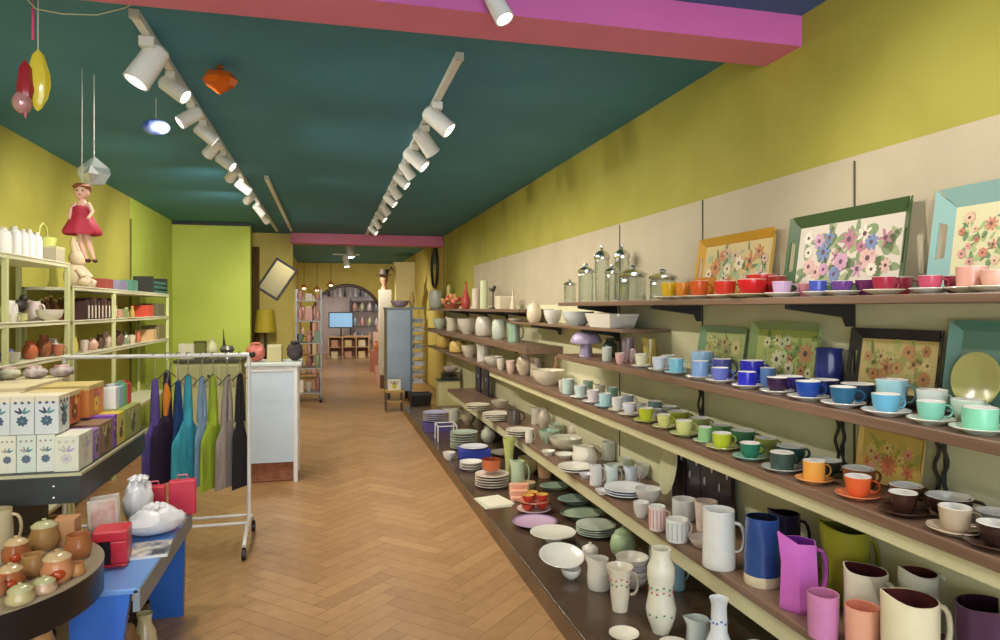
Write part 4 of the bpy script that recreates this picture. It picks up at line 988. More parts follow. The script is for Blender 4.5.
def pot(px, py, wpx, hpx, col, label, kind, z=RZ + .003):
    x, y, t_ = at_z(px, py, z); w, h = wpx * t_ / FPX, hpx * t_ / FPX; r = w / 2
    o = thing('flower_pot', label, 'pot', (x, y, z), 0, 'pots on the black stand')
    MB().lathe([(0, 0), (r * .62, 0), (r * .68, .004), (r * .98, h * .35), (r, h * .6), (r * .8, h * .88), (r * .84, h), (r * .74, h), (r * .7, h * .86), (0, h * .8)], 20).build('body', glaze(col), o, smooth=50)
    if kind == 'orange':
        MB().sphere((r * .20, -r * .48, h * .50), r * .60, 12, 10, 0, (1.0, 1.0, .8)).build('painted_fruit', glaze((186, 74, 34)), o, smooth=60)
    if kind in ('orange', 'lid'):
        lm = MB().lathe([(0, h), (r * .86, h), (r * .84, h + r * .12), (r * .5, h + r * .34), (r * .12, h + r * .4), (r * .16, h + r * .55), (0, h + r * .6)], 18)
        lm.build('lid', glaze((190, 186, 140) if kind == 'lid' else (206, 176, 130)), o, smooth=50)
    return o
for px, py, w, h, c, l, k_ in ((16, 566, 25, 23, TERRA, 'terracotta pot with an orange fruit, back row by the picture edge', 'orange'), (44, 552, 27, 26, TAN, 'tan pot with a pale green lid, back row', 'lid'), (78, 560, 25, 26, (178, 112, 68), 'plain clay pot in the back row by the box', 'plain'),
                             (10, 592, 26, 22, TERRA, 'terracotta pot with an orange fruit, middle row by the picture edge', 'orange'), (33, 578, 24, 24, TAN, 'tan pot between the orange fruit pots', 'plain'), (57, 584, 30, 26, (206, 140, 96), 'wide terracotta pot with an orange fruit, centre of the stand', 'orange'),
                             (76, 578, 17, 15, (196, 140, 84), 'low ochre pot near the rim by the red box', 'plain'), (20, 606, 26, 16, (196, 180, 130), 'pale olive lidded pot near the rim at the front', 'lid'), (44, 595, 24, 13, (206, 170, 136), 'pale peach lidded pot near the rim at the front', 'lid'), (-6, 600, 22, 20, (190, 120, 80), 'clay pot cut by the picture edge at the front', 'plain')):
    pot(px, py, w, h, c, l, k_)
x, y, t_ = at_z(64, 549, RZ)
box_thing((x, y + .03, RZ + .001), (.075, .075, .11), (190, 140, 92), 'small kraft brown box behind the pots on the black stand')
o = jug((at_z(-4, 552, RZ)[0], at_z(-4, 552, RZ)[1] + .02, RZ + .003), .10, .15, (206, 190, 150), 'cream teapot jug with a curved handle at the back of the black stand', rz=0)
pot(40, 655, 26, 24, TAN, 'tan pot on the lower level of the black stand', 'plain', z=.366)
# ---- blue bench
BZ = .50; bx0, bx1, by0, by1 = -.88, -.655, 2.70, 3.68
m_blue = noisy((44, 104, 196), (38, 92, 180), 3, .4); m_blue2 = noisy((104, 150, 214), (92, 138, 206), 3, .35)
t = thing('bench', 'small blue painted bench with a greyish front edge', 'bench', (bx1, by0, 0))
MB().bx((bx0 - bx1, 0, BZ - .02), (0, by1 - by0, BZ)).build('seat', m_blue2, t, bevel=.004)
MB().bx((-.02, 0.0, BZ - .085), (.004, by1 - by0, BZ - .004)).build('edge_board', mat((126, 136, 146), .45), t, bevel=.003)
MB().prism([(bx0 - bx1, 0), (-.10, 0), (-.03, BZ - .02), (bx0 - bx1, BZ - .02)], .01, .045).build('end_board', m_blue, t)
MB().prism([(bx0 - bx1, 0), (-.03, 0), (-.02, BZ - .02), (bx0 - bx1, BZ - .02)], by1 - by0 - .05, by1 - by0 - .015).build('end_board', m_blue, t)
# things on the bench
m_red = mat((206, 44, 60), .35)
x, y, t_ = at_z(108, 574, BZ)
t = thing('red_box', 'red letter tray open at the side, on the near end of the blue bench', 'box', (-.82, 2.995, BZ), .1)
mb = MB(); mb.bx((-.06, -.06, .0), (.06, .06, .012)); mb.bx((-.06, -.06, .10), (.06, .06, .14)); mb.bx((.0, -.06, .012), (.06, .06, .10)); mb.bx((-.06, .045, .012), (0, .06, .10))
mb.build('shell', m_red, t, bevel=.008)
MB().bx((-.055, -.045, .0125), (-.001, .044, .0995)).build('dark_inside', m_black, t)  # solid black block stands in for the shade of the open hollow
for i, (x, y, r_) in enumerate(((-.875, 3.10, .1), (-.885, 3.165, .0))):
    t = thing('greeting_card', f'tall framed card with a pink flower leaning on the table end, {["nearer" , "farther"][i]}', 'card', (x, y, BZ + .001), .5 + r_ * .3, rx=-.22)
    MB().bx((-.055, 0, 0), (.055, .012, .22)).build('frame', mat((206, 196, 180), .5), t)
    MB().bx((-.045, -.002, .012), (.045, .002, .208)).build('picture', noisy((222, 206, 190), (196, 140, 130), 14, .5), t)
def bag(loc, sx, sy, sz, col, label, seed, name='plastic_bag'):
    q = random.Random(seed); mb = MB(); mb.sphere((0, 0, sz * .5), 1, 26, 16, 0, (sx / 2, sy / 2, sz / 2))
    for j, v in enumerate(mb.v):
        n = .10 * math.sin(v[0] * 60 + seed) * math.sin(v[2] * 50 + v[1] * 40) + q.uniform(-.05, .05)
        mb.v[j] = (v[0] * (1 + n), v[1] * (1 + n), max(0, v[2] * (1 + n * .7)))
    o = thing(name, label, 'bag', loc, .3 * seed)
    mb.build('body', col, o, smooth=35)
    k = MB(); 
    for a in range(7):
        b = 2 * PI * a / 7; k.tube([(.01 * math.cos(b), .01 * math.sin(b), sz * .93), (.03 * math.cos(b), .03 * math.sin(b), sz * 1.05), (.05 * math.cos(b), .045 * math.sin(b), sz * 1.02)], [.012, .014, .004], 5)
    k.build('gathered_neck', col, o, smooth=50)
    return o
m_bag = noisy((232, 230, 228), (214, 214, 216), 12, .3)
bag((-.74, 3.33, BZ), .25, .17, .12, m_bag, 'flat white plastic bag lying on the blue bench', 2)
bag((-.845, 3.48, BZ), .17, .12, .21, m_bag, 'tall scrunched white plastic bag at the back of the blue bench', 5)
t = thing('magazine', 'magazine with a black and white cover on the blue bench', 'magazine', (-.705, 3.10, BZ), .1)
MB().bx((-.07, -.09, 0), (.07, .09, .012)).build('pages', mat((226, 222, 214), .5), t)
MB().bx((-.071, -.091, .012), (.071, .091, .0135)).build('cover', noisy((214, 206, 190), (70, 80, 90), 22, .35), t)
MB().bx((.01, -.085, .0136), (.06, -.03, .0142)).build('cover_photo', mat((40, 36, 44), .35), t)
for i, (x, y, s) in enumerate(((-.685, 3.625, 1.1), (-.815, 3.63, .95))):
    t = thing('gift_bag', f'red paper gift bag at the far end of the blue bench, {["nearer the aisle", "nearer the wall"][i]}', 'bag', (x, y, BZ + .0005), .15)
    MB().bx((-.055 * s, -.03, 0), (.055 * s, .03, .15 * s)).build('body', mat((204, 40, 66), .4), t, bevel=.006)
    MB().tube([(-.025, 0, .148 * s), (-.02, 0, .172 * s), (.02, 0, .172 * s), (.025, 0, .148 * s)], .003, 5).build('handle', mat((226, 90, 110), .4), t, smooth=50)
# goods on the floor under the bench
bag((-.79, 2.93, 0), .16, .18, .30, noisy((150, 108, 66), (124, 88, 54), 8, .6), 'brown sack standing under the near end of the blue bench', 3, 'sack')
vase((-.735, 3.12, 0), .10, .24, (206, 190, 150), 'cream vase with dark bands standing under the blue bench', None, rz=.2)
vase((-.80, 3.28, 0), .13, .22, (60, 52, 48), 'dark glazed vase deeper under the blue bench', [(.6, 0), (1, .4), (.7, .8), (.75, 1)])
# ---- clothes rail with aprons
CY = 4.62; RZ2 = 1.205
xr, _, tr_ = at_y(249, CY); xl, _, _ = at_y(64, CY); 
t = thing('clothes_rail', 'white metal clothes rail on castors carrying colourful aprons', 'clothes rail', (xr, CY, 0))
Lr = xl - xr
MB().tube([(Lr, 0, RZ2), (.0, 0, RZ2)], .013, 10).build('top_rail', m_whitemetal, t, smooth=50)
for x in (0, Lr):
    MB().tube([(x, 0, .16), (x, 0, RZ2)], .012, 10).build('upright', m_whitemetal, t, smooth=50)
    MB().tube([(x, -.28, .085), (x, -.1, .16), (x, .1, .16), (x, .28, .085)], .013, 8).build('foot', m_whitemetal, t, smooth=50)
    for y in (-.27, .27):
        w = MB().lathe([(0, -.012), (.032, -.012), (.034, 0), (.032, .012), (0, .012)], 14); w.xf(Matrix.Translation((x, y, .036)) @ Matrix.Rotation(PI / 2, 4, 'Y')); w.tube([(x, y, .04), (x, y, .085)], .009, 6)
        w.build('castor', m_black, t, smooth=40)
for y in (-.07, .10): MB().tube([(Lr, y, .162), (0, y, .162)], .010, 8).build('base_bar', m_whitemetal, t, smooth=50)
MB().sphere((.02, 0, RZ2), .02, 10, 8).build('end_knob', m_dark, t, smooth=60)
def hook(mb, y0, z0, y=0.0):
    return mb.tube([(0, y0, z0), (0, y, RZ2 - .035), (0, y + .017, RZ2 - .014), (0, y + .020, RZ2 + .005), (0, y + .010, RZ2 + .0185), (0, y - .010, RZ2 + .0185), (0, y - .018, RZ2 + .006)], .003, 6)
def apron(px, wpx, py_top, py_sh, py_bot, col, label, dy=0.0, straps=1, seed=0):
    x, y, t_ = at_y(px, CY + dy); s = t_ / FPX
    zt, zs, zb = z_at(py_top, t_), z_at(py_sh, t_), z_at(py_bot, t_)
    o = thing('apron', label, 'apron', (x, CY, 0), -.55, 'aprons on the clothes rail')
    D = max(.05, (wpx * s - .036) / 2 / math.sin(.55) * 1.25); Tk = .019
    m = noisy(col, tuple(int(c * .82) for c in col), 9, .85, (4, 4, .6))
    nz, n = 18, 26; mb = MB(); vs = []; q = random.Random(seed)
    ph = q.uniform(0, 6)
    for i in range(nz + 1):
        f = i / nz; z = zb + (zs + .02 - zb) * f
        k = (.88 + .12 * (1 - f)) if f < .72 else max(.30, .88 - (f - .72) / .28 * .6)
        for j in range(n):
            a = 2 * PI * j / n; yy = D * k * math.sin(a)
            fold = .006 * math.sin(yy * 75 + ph) * (1.1 - .7 * f)
            vs.append((Tk * math.cos(a) * (.8 + .2 * k) + fold, yy, z - (.012 * (yy / D) ** 2 if f == 0 else 0)))
    fs = []
    for i in range(nz):
        for j in range(n): j2 = (j + 1) % n; fs.append((i * n + j, i * n + j2, (i + 1) * n + j2, (i + 1) * n + j))
    fs += [tuple(reversed(range(n))), tuple(nz * n + j for j in range(n))]
    mb.add(vs, fs); mb.build('cloth', m, o, smooth=60)
    w = D * .55
    for k in range(straps):
        e = (k - (straps - 1) / 2) * w * 1.1
        MB().tube([(0, e * .2, zt - .012), (0, e * .7, (zt + zs) / 2), (0, e, zs - .01)], [.014, .018, .02] if straps > 1 else [.018, .026, .032], 8).build('neck_strap', m, o, smooth=60)
    hook(MB().tube([(0, -.075, zt - .05), (0, 0, zt), (0, .075, zt - .05)], .004, 6), 0, zt).build('hanger', m_chrome, o, smooth=50)
    return o
for i, (px, w, a, b, c, col, st, l) in enumerate(((155, 20, 378, 424, 480, (116, 96, 180), 1, 'violet apron, first at the left end of the rail'), (167, 24, 370, 420, 481, (56, 36, 66), 1, 'dark plum apron beside the violet one'), (178, 12, 380, 425, 476, (34, 70, 126), 2, 'navy blue apron between the plum and turquoise ones'),
        (188, 25, 374, 424, 487, (66, 176, 196), 1, 'turquoise apron in the middle of the rail'), (202, 14, 376, 420, 484, (140, 168, 196), 2, 'pale blue apron after the turquoise one'), (213, 22, 374, 424, 487, (166, 190, 50), 1, 'lime green apron on the rail'), (227, 20, 376, 424, 486, (170, 156, 146), 2, 'grey beige apron after the lime one'), (240, 15, 372, 420, 486, (30, 26, 32), 2, 'black apron at the aisle end of the rail'))):
    apron(px, w, a, b, c, col, l, 0, st, i)
x, y, t_ = at_y(171.5, CY)
t = thing('hanging_scarf', 'short orange scarf hanging between the plum and navy aprons', 'scarf', (x, CY - .14, 0))
MB().tube([(0, .0, z_at(381, t_)), (0.004, -.01, z_at(392, t_)), (-.004, 0, z_at(412, t_))], [.008, .026, .012], 8).build('cloth', mat((214, 128, 40), .8), t, smooth=60)
hook(MB(), 0, z_at(381, t_), .14).build('hook', m_chrome, t, smooth=50)
# ---- white cabinet
WX0, WX1, WY = at_y(246, 6.2)[0], at_y(298, 6.2)[0], 6.2
t = thing('white_cabinet', 'white cabinet on legs with a pale blue panel, beside the rail', 'cabinet', ((WX0 + WX1) / 2, WY, 0))
hw = (WX1 - WX0) / 2
for sx in (-1, 1):
    for y in (.015, .43): MB().box((sx * (hw - .02), y, .5), (.035, .035, 1.0)).build('leg', m_white, t, bevel=.004)
MB().bx((-hw + .038, .005, .175), (hw - .038, .42, .953)).build('panel', noisy((206, 220, 230), (196, 212, 224), 3, .35), t)
MB().bx((-hw - .01, -.02, 1.0002), (hw + .03, .46, 1.03)).build('top', mat((206, 214, 206), .35), t, bevel=.005)
MB().bx((-hw + .038, -.0, .955), (hw - .038, .012, .998)).build('rail', m_white, t)
t = thing('wicker_basket', 'reddish brown wicker basket on the floor under the white cabinet', 'basket', ((WX0 + WX1) / 2, WY + .21, 0))
mb = MB()
for i in range(8): mb.tube([(-.165, -.15, .014 + .0195 * i), (.165, -.15, .014 + .0195 * i), (.165, .15, .014 + .0195 * i), (-.165, .15, .014 + .0195 * i), (-.165, -.15, .014 + .0195 * i)], .013, 6)
mb.bx((-.16, -.145, .0), (.16, .145, .012)); mb.build('weave', noisy((172, 112, 80), (146, 90, 62), 18, .7), t, smooth=50)
def on_cab(px, y=WY + .2): return (at_y(px, y)[0], y, 1.0305)
bag(on_cab(256), .14, .16, .15, noisy((206, 120, 100), (190, 96, 84), 8, .6), 'salmon coloured bag on the white cabinet', 4, 'cloth_bag')
box_thing(on_cab(275, WY + .24), (.12, .16, .14), (196, 182, 130), 'straw coloured open box on the white cabinet', lidded=(206, 196, 150))
bag(on_cab(295, WY + .22), .13, .14, .16, noisy((70, 60, 60), (54, 46, 48), 8, .7), 'dark brown bag on the aisle end of the white cabinet', 6, 'cloth_bag')
# ---- sideboard behind the rail, against the partition
SX0, SX1, SY = at_y(173, 8.3)[0], at_y(243, 8.3)[0], 8.3
t = thing('sideboard', 'grey green sideboard with a dark top in front of the lime partition', 'sideboard', ((SX0 + SX1) / 2, SY, 0)); hw = (SX1 - SX0) / 2
MB().bx((-hw, 0, .88), (hw, .5, .92)).build('top', mat((54, 56, 44), .4), t, bevel=.004)
MB().bx((-hw + .02, .02, .0), (hw - .02, .48, .88)).build('body', mat((176, 174, 120), .5), t)
for i in range(3):
    a = -hw + .04 + i * (2 * hw - .08) / 3; d = MB().bx((a + .01, .004, .62), (a + (2 * hw - .08) / 3 - .01, .022, .85)).build('drawer', mat((150, 150, 104), .5), t, bevel=.004)
    MB().sphere((a + (2 * hw - .08) / 6, -.004, .74), .014, 8, 6).build('knob', m_dark, d, smooth=60)
def on_sb(px): return (at_y(px, SY + .22)[0], SY + .22, .921)
box_thing(on_sb(187), (.16, .12, .17), (196, 190, 160), 'pale stone block vase on the sideboard, nearest the wall', 'block_vase', 'vase')
o = thing('picture_frame', 'small dark green picture frame standing on the sideboard', 'picture frame', on_sb(200), -.1)
mb = MB(); mb.bx((-.07, 0, 0), (.07, .02, .018)); mb.bx((-.07, 0, .182), (.07, .02, .20)); mb.bx((-.07, 0, .018), (-.054, .02, .182)); mb.bx((.054, 0, .018), (.07, .02, .182)); mb.build('frame', mat((70, 74, 34), .5), o)
MB().bx((-.054, .006, .018), (.054, .012, .182)).build('picture', mat((104, 104, 44), .5), o)
vase(on_sb(212), .13, .22, (196, 196, 150), 'pale sage vase on the sideboard beside the picture frame')
o = thing('figurine', 'dark and silver figurine with a tall spike on the sideboard', 'figurine', on_sb(227))
MB().lathe([(0, 0), (.09, 0), (.08, .03), (.05, .06), (.07, .1), (.05, .14), (0, .15)], 16, sx=1.2).build('body', mat((120, 120, 110), .25, .5), o, smooth=50)
MB().tube([(-.03, 0, .13), (-.035, 0, .24), (-.04, 0, .34)], [.02, .008, .003], 8).build('spike', m_dark, o, smooth=50)
# ================================================================ LEFT WALL RACKS
m_rack = mat((206, 208, 150), .4)
def rack(label, y0, y1, zs, x0=-2.13, x1=-1.80, top=None, posts=(0., 1.)):
    t = thing('shelf_rack', label, 'shelving rack', (x0, y0, 0)); L = y1 - y0; d = x1 - x0
    for f in posts:
        for x in (.012, d - .012): MB().box((x, min(max(f * L, .015), L - .015), (top or zs[0]) / 2), (.026, .03, top or zs[0])).build('post', m_rack, t)
    for z in zs:
        s = MB().bx((0, 0, z - .022), (d, L, z)); s.build('shelf', mat((214, 212, 176), .45), t, bevel=.002)
        MB().tube([(d + .002, 0, z + .006), (d + .002, L, z + .006)], .006, 6).build('lip', mat((226, 222, 196), .4), t, smooth=50)
    return t
RA = [1.81, 1.405, 1.158, .6, .15]; RB = [1.652, 1.40, 1.145, .55, .15]
rack('yellow metal rack on the left wall, near unit topped with white bottles', 4.12, 5.56, RA, posts=(0, .31, 1))
rack('yellow metal rack on the left wall, far unit topped with a dark crate', 5.62, 8.75, RB, posts=(0, .33, 1))
def on_rk(px, z, x=-1.93): return (x, at_x(px, x)[1], z + .0005), at_x(px, x)[2] / FPX
for i, (px, w, h) in enumerate(((3, 15, 30), (14, 13, 33), (22, 12, 31), (29, 11, 32), (36, 11, 30))):
    p, s = on_rk(px, RA[0]); sz = h * s
    o = thing('white_canister', f'white plastic bottle, {["first", "second", "third", "fourth", "fifth"][i]} from the picture edge on the near rack', 'bottle', p, 0, 'white bottles on the near rack')
    r = w * s * .5
    MB().lathe([(0, 0), (r * .95, 0), (r, .01), (r, sz * .72), (r * .8, sz * .86), (r * .42, sz * .93), (0, sz * .93)], 18).build('body', mat((232, 228, 222), .4), o, smooth=50)
    MB().lathe([(0, sz * .93), (r * .46, sz * .93), (r * .44, sz), (0, sz)], 14).build('cap', mat((222, 214, 196), .4), o, smooth=40)
p, s = on_rk(61, RA[0]); 
p = (-1.935, 5.46, p[2])
o = box_thing(p, (.22, .16, .12), (186, 176, 150), 'grey beige crate on top of the near rack, beside the bottles', lidded=(206, 202, 150), name='crate', cat='crate')
o = thing('hand_basket', 'pale green handled basket on the grey beige crate', 'basket', (p[0], p[1], p[2] + .1225))
MB().lathe([(0, 0), (.07, 0), (.085, .06), (.08, .06), (.065, .008), (0, .008)], 18).build('bowl', mat((190, 196, 110), .6), o, smooth=40)
MB().tube([(.0, -.082, .05), (0, -.06, .13), (0, 0, .16), (0, .06, .13), (0, .082, .05)], .008, 6).build('handle', mat((190, 190, 100), .6), o, smooth=50)
# second level
for l, px, z, kind, w, h, c in (('black bird ornament on the middle level of the near rack', 20, RA[1], 'bird', 16, 20, (40, 34, 34)), ('white coffee pot on the middle level of the near rack', 9, RA[1], 'jug', 12, 22, (226, 220, 214)), ('pinkish white teapot on the middle level of the near rack', 34, RA[1], 'jug', 13, 20, (222, 206, 200)),
                             ('cream planter trough at the front of the near rack', 50, RA[1], 'bowl', 34, 12, (214, 206, 190))):
    p, s = on_rk(px, z, -2.03 if kind != 'bowl' else -1.885)
    if kind == 'jug': jug(p, w * s, h * s, c, l, belly=1.2)
    elif kind == 'bowl': bowl(p, .15, h * s, c, l, sy=2.0)
    else:
        o = thing('bird_ornament', l, 'ornament', p); MB().lathe([(0, 0), (.03, 0), (.01, .02), (.01, .06), (0, .06)], 10).build('stand', m_dark, o, smooth=40); MB().sphere((0, 0, .11), .055, 10, 8, 0, (.7, 1.5, .8)).sphere((0, .06, .16), .028, 8, 6).build('bird', m_dark, o, smooth=60)
brown = [(104, 62, 36), (130, 84, 44), (90, 54, 36), (150, 104, 54)]
for i, px in enumerate((42, 46.5, 51, 55.5, 60, 64.5)):
    p, s = on_rk(px, RA[1], -2.02)
    o = thing('bottle', f'brown bottle behind the cream trough, {["first", "second", "third", "fourth", "fifth", "sixth"][i]} from the picture edge', 'bottle', p, 0, 'brown bottles on the near rack'); r = .026; h = .16 + .015 * (i % 3)
    MB().lathe([(0, 0), (r, 0), (r, h * .62), (r * .4, h * .8), (r * .38, h * .92), (0, h * .92)], 12).build('body', glaze(brown[i % 4]), o, smooth=50); MB().lathe([(0, h * .92), (r * .44, h * .92), (r * .44, h), (0, h)], 10).build('cap', mat((206, 170, 90), .4), o, smooth=40)
dk = [(70, 44, 40), (54, 36, 34), (84, 52, 46)]
for i in range(9):
    px = 79 + i * 3.6; p, s = on_rk(px, RB[1], -1.90)
    o = thing('book', f'dark brown spined book on the far rack, {["first", "second", "third", "fourth", "fifth", "sixth", "seventh", "eighth", "ninth"][i]} from the post', 'book', p, 0, 'dark books on the far rack'); th = .05
    MB().bx((-.07, -th / 2, 0), (.07, th / 2, .16 + .012 * (i % 3))).build('cover', mat(dk[i % 3], .5), o, bevel=.003); MB().bx((.07, -th * .3, .02), (.0715, th * .3, .12)).build('spine_label', mat((214, 200, 180), .5), o)
for px, z, w, h, c, l in ((98, RB[0], .16, .10, (150, 70, 62), 'brick red box on top of the far rack'), (113, RB[0], .20, .10, (140, 134, 160), 'mauve grey box on top of the far rack'), (125, RB[0], .16, .12, (90, 140, 120), 'sea green box on top of the far rack'), (142, RB[1], .16, .13, (196, 70, 46), 'red orange box on the second level of the far rack'), (153, RB[1], .22, .15, (100, 96, 70), 'dark olive box on the second level of the far rack'), (146, RB[2], .12, .12, (206, 170, 120), 'peach box on the third level of the far rack'), (153, RB[2], .22, .16, (132, 118, 84), 'brown file box on the third level of the far rack'), (115, RB[1], .14, .09, (150, 164, 110), 'soft green box on the second level of the far rack')):
    p, s = on_rk(px, z); box_thing(p, (.18, w * 1.3, h), c, l, rz=0)
p, s = on_rk(151, RB[0])
o = thing('crate', 'dark teal slatted crate with black ends on top of the far rack', 'crate', p)
mb = MB()
for i in range(3): mb.bx((.09, -.33, .01 + i * .05), (.10, .33, .045 + i * .05)); mb.bx((-.1, -.33, .01 + i * .05), (-.09, .33, .045 + i * .05))
mb.bx((-.1, -.33, 0), (.1, .33, .01)); mb.build('slats', mat((50, 100, 92), .5), o)
for s_ in (-1, 1): MB().bx((-.1, s_ * .33 - .012, 0), (.1, s_ * .33 + .012, .19)).build('end_board', mat((34, 34, 32), .5), o)
pots = [(8, RA[2], 16, 14, (120, 130, 190), 'periwinkle pot on the third level of the near rack'), (30, RA[2], 14, 18, (196, 104, 70), 'copper pot on the third level of the near rack'), (44, RA[2], 14, 22, (150, 90, 60), 'brown vase on the third level of the near rack'), (52, RA[2], 14, 17, (206, 190, 180), 'white glass vase on the third level of the near rack'), (66, RA[2], 10, 20, (196, 196, 90), 'yellow green vase on the third level of the near rack'),
        (92, RB[2], 12, 12, (206, 160, 140), 'pink pot on the third level of the far rack'), (100, RB[2], 10, 14, (96, 70, 60), 'dark brown vase on the third level of the far rack'), (106, RB[2], 10, 16, (206, 180, 160), 'pale vase on the third level of the far rack'), (118, RB[2], 12, 15, (110, 80, 64), 'umber vase on the third level of the far rack'), (125, RB[2], 8, 12, (150, 160, 130), 'grey green vase on the third level of the far rack')]
for px, z, w, h, c, l in pots: p, s = on_rk(px, z); vase(p, w * s, h * s, c, l)
# ================================================================ HANGING ORNAMENTS
def cord(mb, x, y, z0, z1, r=.0016): mb.tube([(x, y, z0), (x, y, z1)], r, 5)
m_cord = mat((214, 214, 206), .6)
x, y, t_ = at_y(38, 2.98)
t = thing('glass_ornament', 'long red and yellow glass drop ornament hanging by the pink beam', 'ornament', (x, y, z_at(85, t_)))
mb = MB().lathe([(.002, .135), (.02, .115), (.042, .04), (.044, .0), (.034, -.05), (.012, -.09), (.001, -.10)], 8, sy=.55); mb.build('yellow_lobe', mat((206, 190, 60), .15), t, smooth=30)
mb = MB().lathe([(.002, .09), (.022, .06), (.03, -.02), (.02, -.07), (.002, -.13)], 8, c=(-.035, -.02, -.005)); mb.build('red_lobe', mat((150, 40, 50), .15), t, smooth=30)
MB().sphere((-.045, -.02, -.075), .034, 12, 8, 0, (1, 1, 1.25)).build('glass_ball', mat((190, 140, 140), .08, .3), t, smooth=60)
mb = MB(); cord(mb, 0, 0, .13, ZC - z_at(85, t_)); mb.build('cord', m_cord, t)
x, y, t_ = at_y(33, 3.0)
t = thing('ribbon', 'short pink ribbon hanging from the wire beside the glass drop', 'ribbon', (x, y, z_at(40, t_)))
MB().bx((-.004, -.001, 0), (.004, .001, .12)).tube([(0, 0, .118), (0, 0, ZC - z_at(40, t_))], .0014, 5).build('strip', mat((206, 60, 110), .5), t)
x, y, t_ = at_y(94, 4.08)
t = thing('crystal_ornament', 'clear diamond shaped glass ornament hanging above the doll', 'ornament', (x, y, z_at(172, t_)))
MB().lathe([(.001, .085), (.075, .02), (.08, -.01), (.05, -.065), (.001, -.075)], 4, sy=.6).lathe([(.001, .05), (.04, .0), (.001, -.05)], 4, c=(.0, -.05, -.02), mis=[1, 1, 1]).build('prism', [mat((206, 214, 210), .12, .35), mat((236, 236, 230), .1, .5)], t)
mb = MB(); cord(mb, 0, 0, .08, ZC - z_at(172, t_), .0025); mb.build('cord', m_cord, t)
x, y, t_ = at_y(156, 4.45)
t = thing('blue_ornament', 'flat cobalt blue glass disc ornament by the left track', 'ornament', (x, y, z_at(127, t_)))
MB().sphere((0, 0, 0), .078, 18, 10, 0, (1, .45, .62)).build('disc', noisy((50, 70, 170), (150, 170, 220), 16, .12), t, smooth=60)
mb = MB(); cord(mb, 0, 0, .045, ZC - z_at(127, t_), .0022); mb.build('cord', m_cord, t)
x, y, t_ = at_y(220, 3.75)
t = thing('amber_ornament', 'amber orange glass lantern ornament under the teal ceiling', 'ornament', (x, y, z_at(80, t_)))
MB().lathe([(.001, .085), (.022, .055), (.07, .03), (.088, .0), (.07, -.03), (.03, -.055), (.001, -.075)], 8).build('glass_body', mat((206, 96, 24), .10, .2), t, smooth=25)
mb = MB(); cord(mb, 0, 0, .08, ZC - z_at(80, t_), .0012); mb.build('cord', mat((60, 80, 84), .6), t)
pts = [(20, -2), (36, 9), (62, 14), (97, 15), (125, 8), (140, 6)]
t = thing('hanging_wire', 'thin pale wire strung below the ceiling along the pink beam', 'wire', (0, 2.95, 0))
P = []
for px, py in pts: x, y, t_ = at_y(px, 2.95); P.append((x, 0, z_at(py, t_)))
P[-1] = (P[-1][0] + .05, 0, ZC); P[0] = (P[0][0] - .05, 0, ZC)
MB().tube(P, .0022, 5).build('strand', mat((196, 190, 150), .6), t)
# the hanging doll
x, y, t_ = at_y(82, 4.0); s = t_ / FPX
t = thing('doll', 'hanging fairy doll in a red skirt with dangling legs', 'doll', (x, y, z_at(262, t_)))
def dz(py): return z_at(py, t_) - z_at(262, t_)
mb = MB(); mb.sphere((0, 0, dz(192)), 7 * s, 14, 10, 0, (1, 1, 1.15)); mb.tube([(0, 0, dz(198)), (0, 0, dz(205)), (0, 0, dz(216))], [2.5 * s, 5 * s, 7 * s], 10)
for sx in (-1, 1):
    mb.tube([(sx * 5 * s, 0, dz(203)), (sx * 10 * s, -.01, dz(212)), (sx * 8 * s, -.05, dz(220))], [2.4 * s, 2 * s, 1.4 * s], 8)
    mb.tube([(sx * 3 * s + 1 * s, 0, dz(228)), (sx * 3.5 * s + 4 * s, -.02, dz(244)), (sx * 3.2 * s + 9 * s, -.02, dz(260))], [3.4 * s, 2.8 * s, 1.6 * s], 8)
mb.build('body', mat((222, 176, 150), .55), t, smooth=60)
mb = MB(); mb.lathe([(.5 * s, dz(203)), (8 * s, dz(208)), (8 * s, dz(214)), (12 * s, dz(222)), (17 * s, dz(232)), (16 * s, dz(235)), (6 * s, dz(226)), (.5 * s, dz(226))], 22, wob=lambda a, z: 1 + .08 * math.sin(7 * a)); mb.build('skirt', noisy((176, 40, 62), (150, 28, 50), 10, .7), t, smooth=50)
mb = MB().sphere((0, .01, dz(189)), 8 * s, 14, 8, 0, (1, 1, .8)); mb.lathe([(9 * s, dz(187)), (6 * s, dz(184)), (0.5 * s, dz(183))], 12); mb.build('hair', mat((150, 90, 50), .7), t, smooth=50)
mb = MB()
for sx in (-1, 1): mb.sphere((sx * 2.4 * s, -6.4 * s, dz(191.5)), 1.0 * s, 8, 6)
mb.sphere((0, -6.8 * s, dz(195.5)), 1.1 * s, 8, 5, 1, (1.3, .6, .5)); mb.sphere((0, -7.4 * s, dz(193.5)), .8 * s, 6, 5, 2); mb.build('face_features', [m_dark, mat((176, 60, 60), .5), mat((222, 170, 146), .5)], t)
for sx in (-1, 1): MB().sphere((sx * 3.2 * s + 10 * s, -.025, dz(261)), 2.6 * s, 8, 6, 0, (1, 1.6, .8)).build('shoe', mat((90, 40, 44), .5), t, smooth=60)
mb = MB(); cord(mb, 0, 0, dz(184), ZC - z_at(262, t_), .0016); mb.build('cord', m_cord, t)
